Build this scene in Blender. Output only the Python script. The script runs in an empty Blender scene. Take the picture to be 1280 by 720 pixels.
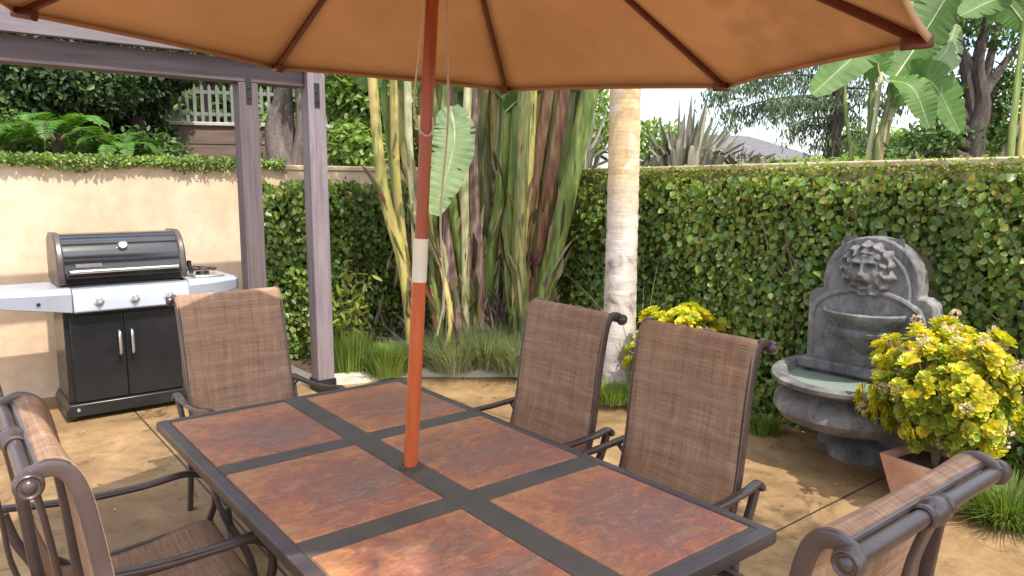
import bpy, math, random
import numpy as np
from mathutils import Vector, Matrix, noise as mnoise
R = math.radians
PI = math.pi
random.seed(7); rng = np.random.default_rng(7)
S = bpy.context.scene
col = S.collection

# ------------------------------------------------------------------ camera
YAW, PITCH, FPX = .665, .136, 921.64
CAM = Vector((-1.148, -3.004, 1.621))
cd = bpy.data.cameras.new('camera'); cam = bpy.data.objects.new('camera', cd); col.objects.link(cam)
cd.sensor_width = 36; cd.lens = FPX / 1280 * 36; cd.clip_end = 600; cd.clip_start = .05
cam.location = CAM; cam.rotation_euler = (PI/2 - PITCH, 0, -YAW)
S.camera = cam
# ------------------------------------------------------------------ light
SUN_DIR = Vector((.02, -1.0, 0)).normalized()
EL = R(58)
w = bpy.data.worlds.new("World"); S.world = w; w.use_nodes = True
nt = w.node_tree; bg = nt.nodes['Background']
sky = nt.nodes.new('ShaderNodeTexSky'); sky.sky_type = 'NISHITA'; sky.sun_disc = False
sky.sun_elevation = EL; sky.sun_rotation = math.atan2(SUN_DIR.x, SUN_DIR.y)
sky.air_density = 1.0; sky.dust_density = 2.5; sky.ozone_density = 1.0
tcw = nt.nodes.new('ShaderNodeTexCoord'); mpw = nt.nodes.new('ShaderNodeMapping'); mpw.inputs['Scale'].default_value = (1, 1, 3.5)
nw = nt.nodes.new('ShaderNodeTexNoise'); nw.inputs['Scale'].default_value = 2.6; nw.inputs['Detail'].default_value = 7; nw.inputs['Roughness'].default_value = .6
rw = nt.nodes.new('ShaderNodeValToRGB'); rw.color_ramp.elements[0].position = .43; rw.color_ramp.elements[1].position = .62
mw = nt.nodes.new('ShaderNodeMix'); mw.data_type = 'RGBA'; mw.inputs[7].default_value = (8.4, 8.5, 8.8, 1)
nt.links.new(tcw.outputs['Generated'], mpw.inputs[0]); nt.links.new(mpw.outputs[0], nw.inputs['Vector']); nt.links.new(nw.outputs['Fac'], rw.inputs[0])
nt.links.new(rw.outputs[0], mw.inputs[0]); nt.links.new(sky.outputs[0], mw.inputs[6])
nt.links.new(mw.outputs[2], bg.inputs[0]); bg.inputs[1].default_value = .15
sl = bpy.data.lights.new('sun', 'SUN'); sl.energy = 2.5; sl.angle = R(.6); sl.color = (1, .93, .82)
so = bpy.data.objects.new('sun', sl); col.objects.link(so)
tosun = Vector((SUN_DIR.x*math.cos(EL), SUN_DIR.y*math.cos(EL), math.sin(EL)))
so.rotation_euler = (-tosun).to_track_quat('-Z', 'Y').to_euler()
S.view_settings.view_transform = 'Standard'; S.view_settings.look = 'None'
S.view_settings.gamma = 1; S.view_settings.exposure = 1.15
S.render.engine = 'CYCLES'
S.cycles.max_bounces = 8; S.cycles.transparent_max_bounces = 12

# ------------------------------------------------------------------ helpers
def P(px, py, D):
    """point seen at a pixel of the 1280x720 photo, D metres in front of the camera (horizontal)"""
    X = (px-640)/FPX; Y = (py-360)/FPX
    f = math.cos(PITCH) - Y*math.sin(PITCH); z = -math.sin(PITCH) - Y*math.cos(PITCH)
    t = D/f; x = X*t; z = z*t
    c, s = math.cos(YAW), math.sin(YAW)
    return Vector((CAM.x + x*c + D*s, CAM.y - x*s + D*c, CAM.z + z))

def new_mat(name):
    m = bpy.data.materials.new(name); m.use_nodes = True
    return m, m.node_tree, m.node_tree.nodes['Principled BSDF']
def ramp(nt, fac, stops, interp='LINEAR'):
    r = nt.nodes.new('ShaderNodeValToRGB'); r.color_ramp.interpolation = interp
    e = r.color_ramp.elements
    while len(e) < len(stops): e.new(.5)
    for i, (p, c) in enumerate(stops):
        e[i].position = p; e[i].color = (*c, 1)
    nt.links.new(fac, r.inputs[0]); return r.outputs[0]
def noise(nt, scale, detail=5, rough=.55, vec=None, stretch=None, coord='Object', dist=0):
    n = nt.nodes.new('ShaderNodeTexNoise'); n.inputs['Scale'].default_value = scale
    n.inputs['Detail'].default_value = detail; n.inputs['Roughness'].default_value = rough
    n.inputs['Distortion'].default_value = dist
    if vec is None:
        tc = nt.nodes.new('ShaderNodeTexCoord'); vec = tc.outputs[coord]
    if stretch:
        mp = nt.nodes.new('ShaderNodeMapping'); mp.inputs['Scale'].default_value = stretch
        nt.links.new(vec, mp.inputs[0]); vec = mp.outputs[0]
    nt.links.new(vec, n.inputs['Vector']); return n.outputs['Fac']
def math_(nt, op, a, b=None):
    n = nt.nodes.new('ShaderNodeMath'); n.operation = op
    for i, x in enumerate((a, b)):
        if x is None: continue
        if isinstance(x, (int, float)): n.inputs[i].default_value = x
        else: nt.links.new(x, n.inputs[i])
    return n.outputs[0]
def mix(nt, fac, a, b, mode='MIX'):
    n = nt.nodes.new('ShaderNodeMix'); n.data_type = 'RGBA'; n.blend_type = mode
    for i, x in ((0, fac), (6, a), (7, b)):
        if isinstance(x, (int, float)): n.inputs[i].default_value = x
        elif isinstance(x, tuple): n.inputs[i].default_value = (*x, 1)
        else: nt.links.new(x, n.inputs[i])
    return n.outputs[2]
def bump(nt, bsdf, h, strength=.3, dist=.01):
    b = nt.nodes.new('ShaderNodeBump'); b.inputs['Strength'].default_value = strength
    b.inputs['Distance'].default_value = dist
    nt.links.new(h, b.inputs['Height']); nt.links.new(b.outputs[0], bsdf.inputs['Normal'])
def basic(name, stops, scale=4, rough=.6, metal=0, bumps=.2, stretch=None, detail=6, bscale=None, spec=.5, bdist=.005, coord='Object', rvar=.1):
    m, nt, b = new_mat(name)
    f = noise(nt, scale, detail, .6, stretch=stretch, coord=coord)
    if len(stops) == 2 and not isinstance(stops[0][0], (int, float)):
        stops = [(.3, stops[0]), (.7, stops[1])]
    c = ramp(nt, f, stops); nt.links.new(c, b.inputs['Base Color'])
    b.inputs['Roughness'].default_value = rough; b.inputs['Metallic'].default_value = metal
    b.inputs['Specular IOR Level'].default_value = spec
    f2 = noise(nt, bscale or scale*6, 4, .6, stretch=stretch, coord=coord)
    if rvar:
        nt.links.new(math_(nt, 'ADD', math_(nt, 'MULTIPLY', f2, rvar*2), rough-rvar), b.inputs['Roughness'])
    if bumps: bump(nt, b, f2, bumps, bdist)
    return m
def leafmat(name, cols, trans=.35, rough=.45, hue_noise=True, gloss=.5):
    """per-leaf colour variation, thin translucent leaf"""
    m, nt, b = new_mat(name)
    g = nt.nodes.new('ShaderNodeNewGeometry')
    n = len(cols)
    c = ramp(nt, g.outputs['Random Per Island'], [((i+.5)/n, k) for i, k in enumerate(cols)])
    f = noise(nt, 1.3, 3)
    dark = ramp(nt, f, [(.35, (.72, .72, .72)), (.65, (1.15, 1.15, 1.1))])
    c = mix(nt, 1.0, c, dark, 'MULTIPLY')
    nt.links.new(c, b.inputs['Base Color']); b.inputs['Roughness'].default_value = rough
    b.inputs['Specular IOR Level'].default_value = gloss
    t = nt.nodes.new('ShaderNodeBsdfTranslucent')
    tc = mix(nt, 1.0, c, (1.25, 1.3, .6), 'MULTIPLY'); nt.links.new(tc, t.inputs[0])
    mx = nt.nodes.new('ShaderNodeMixShader'); mx.inputs[0].default_value = trans
    nt.links.new(b.outputs[0], mx.inputs[1]); nt.links.new(t.outputs[0], mx.inputs[2])
    nt.links.new(mx.outputs[0], nt.nodes['Material Output'].inputs[0])
    return m

class MB:
    def __init__(self): self.v = []; self.f = []; self.uv = {}
    def add(self, vs, fs):
        o = len(self.v); self.v += [tuple(x) for x in vs]; self.f += [tuple(i+o for i in f) for f in fs]; return self
    def box(self, x0, y0, z0, x1, y1, z1, M=None):
        vs = [Vector((x, y, z)) for z in (z0, z1) for y in (y0, y1) for x in (x0, x1)]
        if M: vs = [M @ q for q in vs]
        return self.add(vs, [(0,2,3,1),(4,5,7,6),(0,1,5,4),(2,6,7,3),(0,4,6,2),(1,3,7,5)])
    def prism(self, pts, a0, a1, axis='y'):
        """polygon extruded along an axis; pts are the other two coordinates in order"""
        n = len(pts)
        def mk(p, a):
            return {'y': (p[0], a, p[1]), 'x': (a, p[0], p[1]), 'z': (p[0], p[1], a)}[axis]
        vs = [mk(p, a0) for p in pts] + [mk(p, a1) for p in pts]
        fs = [tuple(range(n)), tuple(range(2*n-1, n-1, -1))] + [(i, i+n, (i+1) % n+n, (i+1) % n) for i in range(n)]
        return self.add(vs, fs)
    def sweep(self, path, prof, up=(1, 0, 0), scale=None, cap=True, closed=False):
        path = [Vector(p) for p in path]; n = len(path); k = len(prof); up = Vector(up)
        vs = []
        for i, p in enumerate(path):
            if closed: t = path[(i+1) % n]-path[i-1]
            else: t = path[min(i+1, n-1)]-path[max(i-1, 0)]
            t.normalize(); b = t.cross(up)
            if b.length < 1e-4: b = t.cross(Vector((0, .3, 1)))
            b.normalize(); a = b.cross(t)
            s = scale[i] if scale is not None else 1
            sa, sb = s if isinstance(s, (tuple, list)) else (s, s)
            vs += [p+a*(q[0]*sa)+b*(q[1]*sb) for q in prof]
        fs = []
        for i in range(n if closed else n-1):
            for j in range(k):
                a_, b_ = i*k+j, i*k+(j+1) % k; c_, d_ = ((i+1) % n)*k+(j+1) % k, ((i+1) % n)*k+j
                fs.append((a_, b_, c_, d_))
        if cap and not closed: fs += [tuple(range(k-1, -1, -1)), tuple(range((n-1)*k, n*k))]
        return self.add(vs, fs)
    def tube(self, path, r, n=10, up=(1, .02, .03), **k):
        if isinstance(r, (int, float)): sc = None; rr = r
        else: sc = list(r); rr = 1
        return self.sweep(path, [(rr*math.cos(2*PI*i/n), rr*math.sin(2*PI*i/n)) for i in range(n)], up, sc, **k)
    def lathe(self, prof, n=24, c=(0, 0, 0), axis='z', sx=1, sy=1):
        vs = []; k = len(prof)
        for i in range(n):
            a = 2*PI*i/n
            for r, h in prof:
                p = (r*math.cos(a)*sx, r*math.sin(a)*sy, h)
                if axis == 'x': p = (p[2], p[0], p[1])
                if axis == 'y': p = (p[0], p[2], p[1])
                vs.append((p[0]+c[0], p[1]+c[1], p[2]+c[2]))
        fs = [(i*k+j, ((i+1) % n)*k+j, ((i+1) % n)*k+j+1, i*k+j+1) for i in range(n) for j in range(k-1)]
        return self.add(vs, fs)
    def grid(self, fn, nu, nv, uvfn=None):
        o = len(self.v)
        self.v += [tuple(fn(i/nu, j/nv)) for i in range(nu+1) for j in range(nv+1)]
        for i in range(nu):
            for j in range(nv):
                q = [(i, j), (i+1, j), (i+1, j+1), (i, j+1)]
                if uvfn: self.uv[len(self.f)] = [uvfn(a/nu, b/nv) for a, b in q]
                self.f.append(tuple(o+a*(nv+1)+b for a, b in q))
        return self
    def build(self, name, mat, parent=None, smooth=True, bevel=0, solid=0, loc=None, angle=40, sub=0):
        me = bpy.data.meshes.new(name); me.from_pydata(self.v, [], self.f)
        if self.uv:
            l = me.uv_layers.new(name='UVMap')
            for fi, c in self.uv.items():
                for li, q in zip(me.polygons[fi].loop_indices, c): l.data[li].uv = q
        me.update()
        o = bpy.data.objects.new(name, me); col.objects.link(o)
        if isinstance(mat, (list, tuple)):
            for m in mat: me.materials.append(m)
        else: me.materials.append(mat)
        if smooth:
            me.shade_smooth()
            try: me.set_sharp_from_angle(angle=R(angle))
            except Exception: pass
        if solid:
            md = o.modifiers.new('s', 'SOLIDIFY'); md.thickness = solid; md.offset = 0
        if bevel:
            md = o.modifiers.new('b', 'BEVEL'); md.width = bevel; md.segments = 2; md.limit_method = 'ANGLE'; md.angle_limit = R(35)
        if sub:
            md = o.modifiers.new('u', 'SUBSURF'); md.levels = sub; md.render_levels = sub
        if parent: o.parent = parent
        if loc: o.location = loc
        return o
def tag(o, label=None, cat=None, group=None, kind=None):
    if label: o['label'] = label
    if cat: o['category'] = cat
    if group: o['group'] = group
    if kind: o['kind'] = kind
    return o
def thing(name, label, cat, loc=(0, 0, 0), rz=0, group=None):
    o = bpy.data.objects.new(name, None); col.objects.link(o); o.location = loc; o.rotation_euler = (0, 0, rz)
    o.empty_display_size = .1
    return tag(o, label, cat, group)
def copy_tree(o, parent=None):
    c = o.copy(); col.objects.link(c); c.parent = parent
    for ch in list(o.children): copy_tree(ch, c)
    return c
def crv(pts, n=24):
    """Catmull-Rom through points"""
    p = [Vector(q) for q in pts]; p = [p[0]*2-p[1]]+p+[p[-1]*2-p[-2]]; out = []
    m = len(p)-3
    for i in range(n+1):
        t = i/n*m; k = min(int(t), m-1); t -= k
        a, b, c, d = p[k:k+4]
        out.append(.5*((2*b)+(c-a)*t+(2*a-5*b+4*c-d)*t*t+(3*b-a-3*c+d)*t**3))
    return out
def rprof(w, h, r, n=3):
    """rounded rectangle profile w x h"""
    o = []
    for cx, cy, a0 in ((w/2-r, h/2-r, 0), (-w/2+r, h/2-r, 90), (-w/2+r, -h/2+r, 180), (w/2-r, -h/2+r, 270)):
        for i in range(n+1):
            a = R(a0+90*i/n); o.append((cx+r*math.cos(a), cy+r*math.sin(a)))
    return o

def leaves_np(pts, tip, nrm, L, Wd, fold=.25, rel=(.35, .8)):
    """arrays of points, tip directions, normals, lengths, widths -> MB-like arrays of folded 2-quad leaves"""
    pts = np.asarray(pts, float); tip = np.asarray(tip, float); nrm = np.asarray(nrm, float)
    tip /= np.linalg.norm(tip, axis=1)[:, None]+1e-9
    side = np.cross(tip, nrm); side /= np.linalg.norm(side, axis=1)[:, None]+1e-9
    nn = np.cross(side, tip)
    L = np.broadcast_to(L, len(pts))[:, None]; Wd = np.broadcast_to(Wd, len(pts))[:, None]
    a, b = rel
    V = np.stack([pts, pts+tip*L*a+side*Wd*.5+nn*Wd*fold, pts+tip*L*b+side*Wd*.34+nn*Wd*fold*.6,
                  pts+tip*L-nn*L*.08, pts+tip*L*b-side*Wd*.34+nn*Wd*fold*.6, pts+tip*L*a-side*Wd*.5+nn*Wd*fold], 1).reshape(-1, 3)
    n = len(pts); base = np.arange(n)[:, None]*6
    F = np.concatenate([base+np.array([0, 1, 2, 3]), base+np.array([0, 3, 4, 5])], 1).reshape(-1, 4)
    return V, F
def build_np(name, V, F, mat, parent=None, loc=None):
    me = bpy.data.meshes.new(name); n = len(F); k = F.shape[1]
    me.vertices.add(len(V)); me.vertices.foreach_set('co', np.asarray(V, np.float32).ravel())
    me.loops.add(n*k); me.loops.foreach_set('vertex_index', F.astype(np.int32).ravel())
    me.polygons.add(n); me.polygons.foreach_set('loop_start', np.arange(0, n*k, k, dtype=np.int32))
    me.polygons.foreach_set('loop_total', np.full(n, k, np.int32))
    me.update(calc_edges=True); me.validate()
    me.materials.append(mat); o = bpy.data.objects.new(name, me); col.objects.link(o)
    if parent: o.parent = parent
    if loc is not None: o.location = loc
    return o
def rnd(n, *s): return rng.normal(size=(n, 3))*np.array(s if len(s) == 3 else (s[0],)*3)
def merge(parts):
    V = []; F = []; o = 0
    for v, f in parts: V.append(v); F.append(f+o); o += len(v)
    return np.concatenate(V), np.concatenate(F)
def blob_leaves(blobs, size, shell=.55, up=.3, wr=.55):
    """leaf clumps filling ellipsoids: (centre, radii, count)"""
    out = []
    for c, r, n in blobs:
        d = rng.normal(size=(n, 3)); d /= np.linalg.norm(d, axis=1)[:, None]
        # lumps
        k = 9; cen = rng.normal(size=(k, 3)); cen /= np.linalg.norm(cen, axis=1)[:, None]
        lump = np.max(d@cen.T, axis=1)
        rad = (shell+(1-shell)*rng.random(n)**.6)*(.72+.38*lump)
        p = np.array(c)+d*rad[:, None]*np.array(r)
        nr = d*.7+rng.normal(size=(n, 3))*.5+np.array([0, 0, up])
        tp = rng.normal(size=(n, 3))+np.array([0, 0, -.3])+d*.6
        L = size*(.7+.6*rng.random(n)); out.append(leaves_np(p, tp, nr, L, L*wr))
    return merge(out)

# ------------------------------------------------------------------ materials
M = {}
def stucco(name, a, b, c):
    m, nt, bs = new_mat(name)
    f = noise(nt, 1.1, 6, .6); f2 = noise(nt, 9, 5, .65)
    cc = ramp(nt, f, [(.3, a), (.52, b), (.75, c)])
    cc = mix(nt, .5, cc, ramp(nt, f2, [(.3, (.75, .72, .68)), (.6, (1.05, 1.04, 1.03))]), 'MULTIPLY')
    nt.links.new(cc, bs.inputs['Base Color']); bs.inputs['Roughness'].default_value = .92
    bump(nt, bs, noise(nt, 60, 6, .7), .5, .006); return m
M['stucco'] = stucco('stucco', (.60, .44, .29), (.68, .53, .38), (.76, .64, .50))
M['stucco_r'] = stucco('stucco_garden', (.42, .32, .20), (.52, .42, .28), (.60, .50, .36))
def ground_mat():
    m, nt, bs = new_mat('stained_concrete')
    tc = nt.nodes.new('ShaderNodeTexCoord'); o = tc.outputs['Object']
    big = noise(nt, .9, 6, .65, vec=o, dist=.6); mid = noise(nt, 4.5, 7, .7, vec=o, dist=.8); fine = noise(nt, 45, 6, .7, vec=o)
    c = ramp(nt, big, [(.28, (.15, .095, .05)), (.44, (.25, .16, .08)), (.58, (.35, .23, .115)), (.78, (.46, .34, .20))])
    c2 = ramp(nt, mid, [(.3, (.42, .39, .35)), (.46, (.85, .82, .78)), (.58, (1.0, .98, .95)), (.72, (1.25, 1.2, 1.12))])
    c = mix(nt, .85, c, c2, 'MULTIPLY')
    c = mix(nt, .5, c, ramp(nt, fine, [(.35, (.75, .75, .75)), (.6, (1.08, 1.08, 1.08))]), 'MULTIPLY')
    grit = noise(nt, 190, 3, .8, vec=o); c = mix(nt, .55, c, ramp(nt, grit, [(.30, (.45, .42, .40)), (.42, (1, 1, 1)), (.62, (1, 1, 1)), (.74, (1.5, 1.45, 1.4))]), 'MULTIPLY')
    spot = noise(nt, 2.2, 9, .8, vec=o, dist=2.0); c = mix(nt, .8, c, ramp(nt, spot, [(.36, (.40, .36, .33)), (.44, (1, 1, 1)), (.60, (1, 1, 1)), (.68, (1.25, 1.22, 1.15))]), 'MULTIPLY')
    sp = nt.nodes.new('ShaderNodeSeparateXYZ'); nt.links.new(o, sp.inputs[0])
    wob = math_(nt, 'MULTIPLY', math_(nt, 'SUBTRACT', noise(nt, 14, 3, vec=o), .5), .006)
    def line(v, at):
        d = math_(nt, 'ABSOLUTE', math_(nt, 'ADD', math_(nt, 'SUBTRACT', v, at), wob))
        return math_(nt, 'LESS_THAN', d, .006)
    l = line(sp.outputs[1], -1.17)
    for e in (line(sp.outputs[0], -.10), line(sp.outputs[1], 1.95+2.4), line(sp.outputs[0], -3.2), line(sp.outputs[1], -4.3)): l = math_(nt, 'MAXIMUM', l, e)
    c = mix(nt, l, c, (.05, .035, .022))
    nt.links.new(c, bs.inputs['Base Color'])
    nt.links.new(math_(nt, 'ADD', math_(nt, 'MULTIPLY', mid, .3), .42), bs.inputs['Roughness'])
    bs.inputs['Specular IOR Level'].default_value = .35
    h = math_(nt, 'SUBTRACT', math_(nt, 'MULTIPLY', fine, .25), l)
    bump(nt, bs, h, .35, .008); return m
M['ground'] = ground_mat()
M['soil'] = basic('soil', [(.3, (.05, .032, .02)), (.7, (.14, .095, .06))], 12, .95, bumps=.8, bdist=.03)
M['kerb'] = basic('kerb', [(.3, (.42, .37, .29)), (.7, (.62, .57, .48))], 6, .9, bumps=.5)
M['post'] = basic('painted_wood_post', [(.3, (.17, .138, .15)), (.7, (.25, .207, .225))], 3, .65, stretch=(6, 6, .6), bumps=.35, bscale=30, bdist=.003)
M['beam'] = basic('shade_toned_beam', [(.3, (.065, .046, .05)), (.7, (.115, .085, .092))], 3, .65, stretch=(.6, 6, 6), bumps=.35, bscale=30, bdist=.003)  # shade on the lower beam put into a darker tone; rafters share it
for m_ in (M['post'], M['beam']):
    nt_ = m_.node_tree; bs_ = nt_.nodes['Principled BSDF']; old = bs_.inputs['Base Color'].links[0].from_socket
    st_ = (28, 28, 1.6) if m_ is M['post'] else (1.6, 28, 28)
    nt_.links.new(mix(nt_, .6, old, ramp(nt_, noise(nt_, 1, 7, .75, stretch=st_, dist=.8), [(.35, (.6, .58, .56)), (.5, (1, 1, 1)), (.66, (1.3, 1.28, 1.25))]), 'MULTIPLY'), bs_.inputs['Base Color'])
M['post_dark'] = basic('shade_toned_post', [(.3, (.085, .062, .066)), (.7, (.15, .115, .122))], 3, .65, stretch=(14, 14, .8), bumps=.35, bscale=12, bdist=.003)  # darker copy of the post colour, with the shade on this post painted in
M['fascia'] = basic('painted_beam', [(.3, (.125, .105, .118)), (.7, (.19, .163, .182))], 3, .65, stretch=(.6, 6, 6), bumps=.3, bscale=30, bdist=.003)
M['black_iron'] = basic('black_strap', [(.3, (.015, .015, .017)), (.7, (.03, .03, .033))], 20, .5, .4, bumps=.1)
M['bronze'] = basic('bronze_paint', [(.3, (.062, .044, .041)), (.7, (.105, .078, .073))], 9, .30, .25, bumps=0, bscale=25, spec=.6, rvar=.08)
M['table_metal'] = basic('table_frame_paint', [(.3, (.070, .056, .054)), (.7, (.115, .095, .092))], 9, .42, .2, bumps=.15, bscale=180, bdist=.001)
M['spine_metal'] = basic('table_divider_paint', [(.3, (.075, .066, .056)), (.7, (.115, .10, .085))], 9, .5, .1, bumps=.15, bscale=180, bdist=.001)

def slate():
    m, nt, bs = new_mat('slate_tile')
    tc = nt.nodes.new('ShaderNodeTexCoord'); oi = nt.nodes.new('ShaderNodeObjectInfo')
    va = nt.nodes.new('ShaderNodeVectorMath'); va.operation = 'MULTIPLY_ADD'
    cx = nt.nodes.new('ShaderNodeCombineXYZ')
    nt.links.new(oi.outputs['Random'], cx.inputs[0]); nt.links.new(oi.outputs['Random'], cx.inputs[2])
    va.inputs[1].default_value = (.5, 0, 3.0); nt.links.new(cx.outputs[0], va.inputs[0]); nt.links.new(tc.outputs['Object'], va.inputs[2])
    v = va.outputs[0]
    n1 = noise(nt, 5.5, 10, .72, vec=v, dist=1.2); n2 = noise(nt, 16, 10, .75, vec=v, dist=1.6); n3 = noise(nt, 90, 6, .75, vec=v)
    n4 = noise(nt, 1, 9, .75, vec=v, stretch=(7, 19, 7), dist=1.0)
    # a purple-grey bloom towards one corner of each tile, as printed on them
    vd = nt.nodes.new('ShaderNodeVectorMath'); vd.operation = 'DISTANCE'; nt.links.new(tc.outputs['Object'], vd.inputs[0]); vd.inputs[1].default_value = (.08, -.05, 0)
    n1 = math_(nt, 'ADD', n1, math_(nt, 'MULTIPLY', math_(nt, 'SUBTRACT', .19, vd.outputs['Value']), .95))
    c = ramp(nt, n1, [(.28, (.62, .29, .10)), (.38, (.52, .20, .075)), (.47, (.38, .13, .075)), (.56, (.27, .13, .095)), (.68, (.22, .14, .12))])
    c2 = ramp(nt, n4, [(.34, (.66, .34, .13)), (.43, (.44, .16, .08)), (.52, (.23, .13, .11)), (.60, (.52, .28, .14)), (.72, (.20, .15, .14))])
    c = mix(nt, .48, c, c2)
    c = mix(nt, .55, c, ramp(nt, n2, [(.32, (.55, .52, .52)), (.5, (1.0, 1.0, 1.0)), (.68, (1.4, 1.32, 1.25))]), 'MULTIPLY')
    c = mix(nt, .6, c, ramp(nt, n3, [(.3, (.7, .7, .7)), (.65, (1.2, 1.2, 1.2))]), 'MULTIPLY')
    nt.links.new(c, bs.inputs['Base Color'])
    nt.links.new(math_(nt, 'ADD', math_(nt, 'MULTIPLY', n2, .3), .27), bs.inputs['Roughness'])
    bump(nt, bs, n2, .25, .006); return m
M['slate'] = slate()
M['grout'] = basic('tile_edge', [(.3, (.16, .11, .08)), (.7, (.26, .19, .14))], 20, .8)

def sling():
    m, nt, bs = new_mat('sling_mesh')
    tc = nt.nodes.new('ShaderNodeTexCoord'); uv = tc.outputs['UV']
    a = noise(nt, 1, 3, .7, vec=uv, stretch=(6, 190, 1)); b = noise(nt, 1, 3, .7, vec=uv, stretch=(190, 6, 1))
    c = noise(nt, 1, 2, .5, vec=uv, stretch=(2, 26, 1)); d = noise(nt, 1, 2, .5, vec=uv, stretch=(26, 2, 1))
    s = math_(nt, 'ADD', math_(nt, 'ADD', math_(nt, 'MULTIPLY', a, .36), math_(nt, 'MULTIPLY', b, .30)), math_(nt, 'ADD', math_(nt, 'MULTIPLY', c, .19), math_(nt, 'MULTIPLY', d, .15)))
    colr = ramp(nt, s, [(.36, (.22, .13, .085)), (.46, (.42, .265, .175)), (.53, (.54, .355, .24)), (.64, (.72, .52, .36))])
    nt.links.new(colr, bs.inputs['Base Color']); bs.inputs['Roughness'].default_value = .7
    bs.inputs['Specular IOR Level'].default_value = .3
    w1 = nt.nodes.new('ShaderNodeTexChecker'); w1.inputs['Scale'].default_value = 500
    nt.links.new(uv, w1.inputs['Vector'])
    bump(nt, bs, w1.outputs['Fac'], .3, .001)
    t = nt.nodes.new('ShaderNodeBsdfTransparent'); tl = nt.nodes.new('ShaderNodeBsdfTranslucent')
    nt.links.new(colr, tl.inputs[0])
    m1 = nt.nodes.new('ShaderNodeMixShader'); m1.inputs[0].default_value = .3
    nt.links.new(bs.outputs[0], m1.inputs[1]); nt.links.new(tl.outputs[0], m1.inputs[2])
    m2 = nt.nodes.new('ShaderNodeMixShader'); m2.inputs[0].default_value = .10
    nt.links.new(m1.outputs[0], m2.inputs[1]); nt.links.new(t.outputs[0], m2.inputs[2])
    nt.links.new(m2.outputs[0], nt.nodes['Material Output'].inputs[0]); return m
M['sling'] = sling()

def canvas():
    m, nt, bs = new_mat('umbrella_canvas')
    f = noise(nt, 2.0, 4); f2 = noise(nt, 1, 3, .7, stretch=(260, 260, 40))
    c = ramp(nt, f, [(.3, (.64, .41, .235)), (.7, (.72, .48, .295))])
    c = mix(nt, .3, c, ramp(nt, f2, [(.3, (.8, .8, .8)), (.7, (1.1, 1.1, 1.1))]), 'MULTIPLY')
    d = nt.nodes.new('ShaderNodeBsdfDiffuse'); t = nt.nodes.new('ShaderNodeBsdfTranslucent')
    c = mix(nt, .35, c, ramp(nt, noise(nt, 1.1, 6, .65, dist=.8), [(.35, (.82, .80, .78)), (.6, (1.08, 1.08, 1.06))]), 'MULTIPLY')
    bb = nt.nodes.new('ShaderNodeBump'); bb.inputs['Strength'].default_value = .5; bb.inputs['Distance'].default_value = .02
    nt.links.new(noise(nt, 5, 4, .5, dist=.6), bb.inputs['Height']); nt.links.new(bb.outputs[0], d.inputs['Normal'])
    nt.links.new(c, d.inputs[0]); nt.links.new(c, t.inputs[0])
    mx = nt.nodes.new('ShaderNodeMixShader'); mx.inputs[0].default_value = .30
    nt.links.new(d.outputs[0], mx.inputs[1]); nt.links.new(t.outputs[0], mx.inputs[2])
    nt.links.new(mx.outputs[0], nt.nodes['Material Output'].inputs[0]); return m
M['canvas'] = canvas()
M['rib'] = basic('rib_wood', [(.3, (.10, .022, .012)), (.7, (.17, .045, .022))], 4, .45, stretch=(3, 3, 3), bumps=.1)
M['pole_up'] = basic('mahogany_pole', [(.3, (.30, .062, .022)), (.7, (.44, .11, .04))], 3, .35, stretch=(20, 20, 1.2), bumps=.12, bscale=20, bdist=.001)
M['pole_low'] = basic('varnished_pole', [(.3, (.50, .10, .028)), (.7, (.62, .145, .045))], 3, .35, stretch=(20, 20, 1.2), bumps=.12, bscale=20, bdist=.001)
M['ferrule'] = basic('cream_ferrule', [(.3, (.78, .72, .56)), (.7, (.84, .79, .64))], 8, .4, .1, bumps=.05)
M['rope'] = basic('cotton_cord', [(.3, (.55, .45, .33)), (.7, (.72, .62, .48))], 60, .9, bumps=.4, bdist=.001)
M['black_enamel'] = basic('black_enamel', [(.3, (.012, .013, .016)), (.7, (.02, .021, .025))], 5, .12, 0, bumps=.03, bscale=6, bdist=.004, spec=.8, rvar=.04)
M['black_door'] = basic('black_cabinet_paint', [(.3, (.008, .009, .011)), (.7, (.018, .018, .02))], 4, .30, .0, bumps=.05, bscale=20)
M['hood_cap'] = basic('hood_end_paint', [(.3, (.10, .085, .078)), (.7, (.15, .13, .12))], 5, .35, .6, bumps=.05)
M['steel_panel'] = basic('silver_panel', [(.3, (.33, .37, .45)), (.7, (.45, .49, .56))], 2.5, .38, .35, bumps=.03)
M['chrome'] = basic('brushed_steel', [(.3, (.5, .5, .5)), (.7, (.68, .68, .68))], 9, .25, .9, bumps=.03)
M['knob'] = basic('knob_plastic', [(.3, (.35, .36, .38)), (.7, (.48, .48, .50))], 5, .35, .4, bumps=.02)
M['stone'] = None
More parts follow.
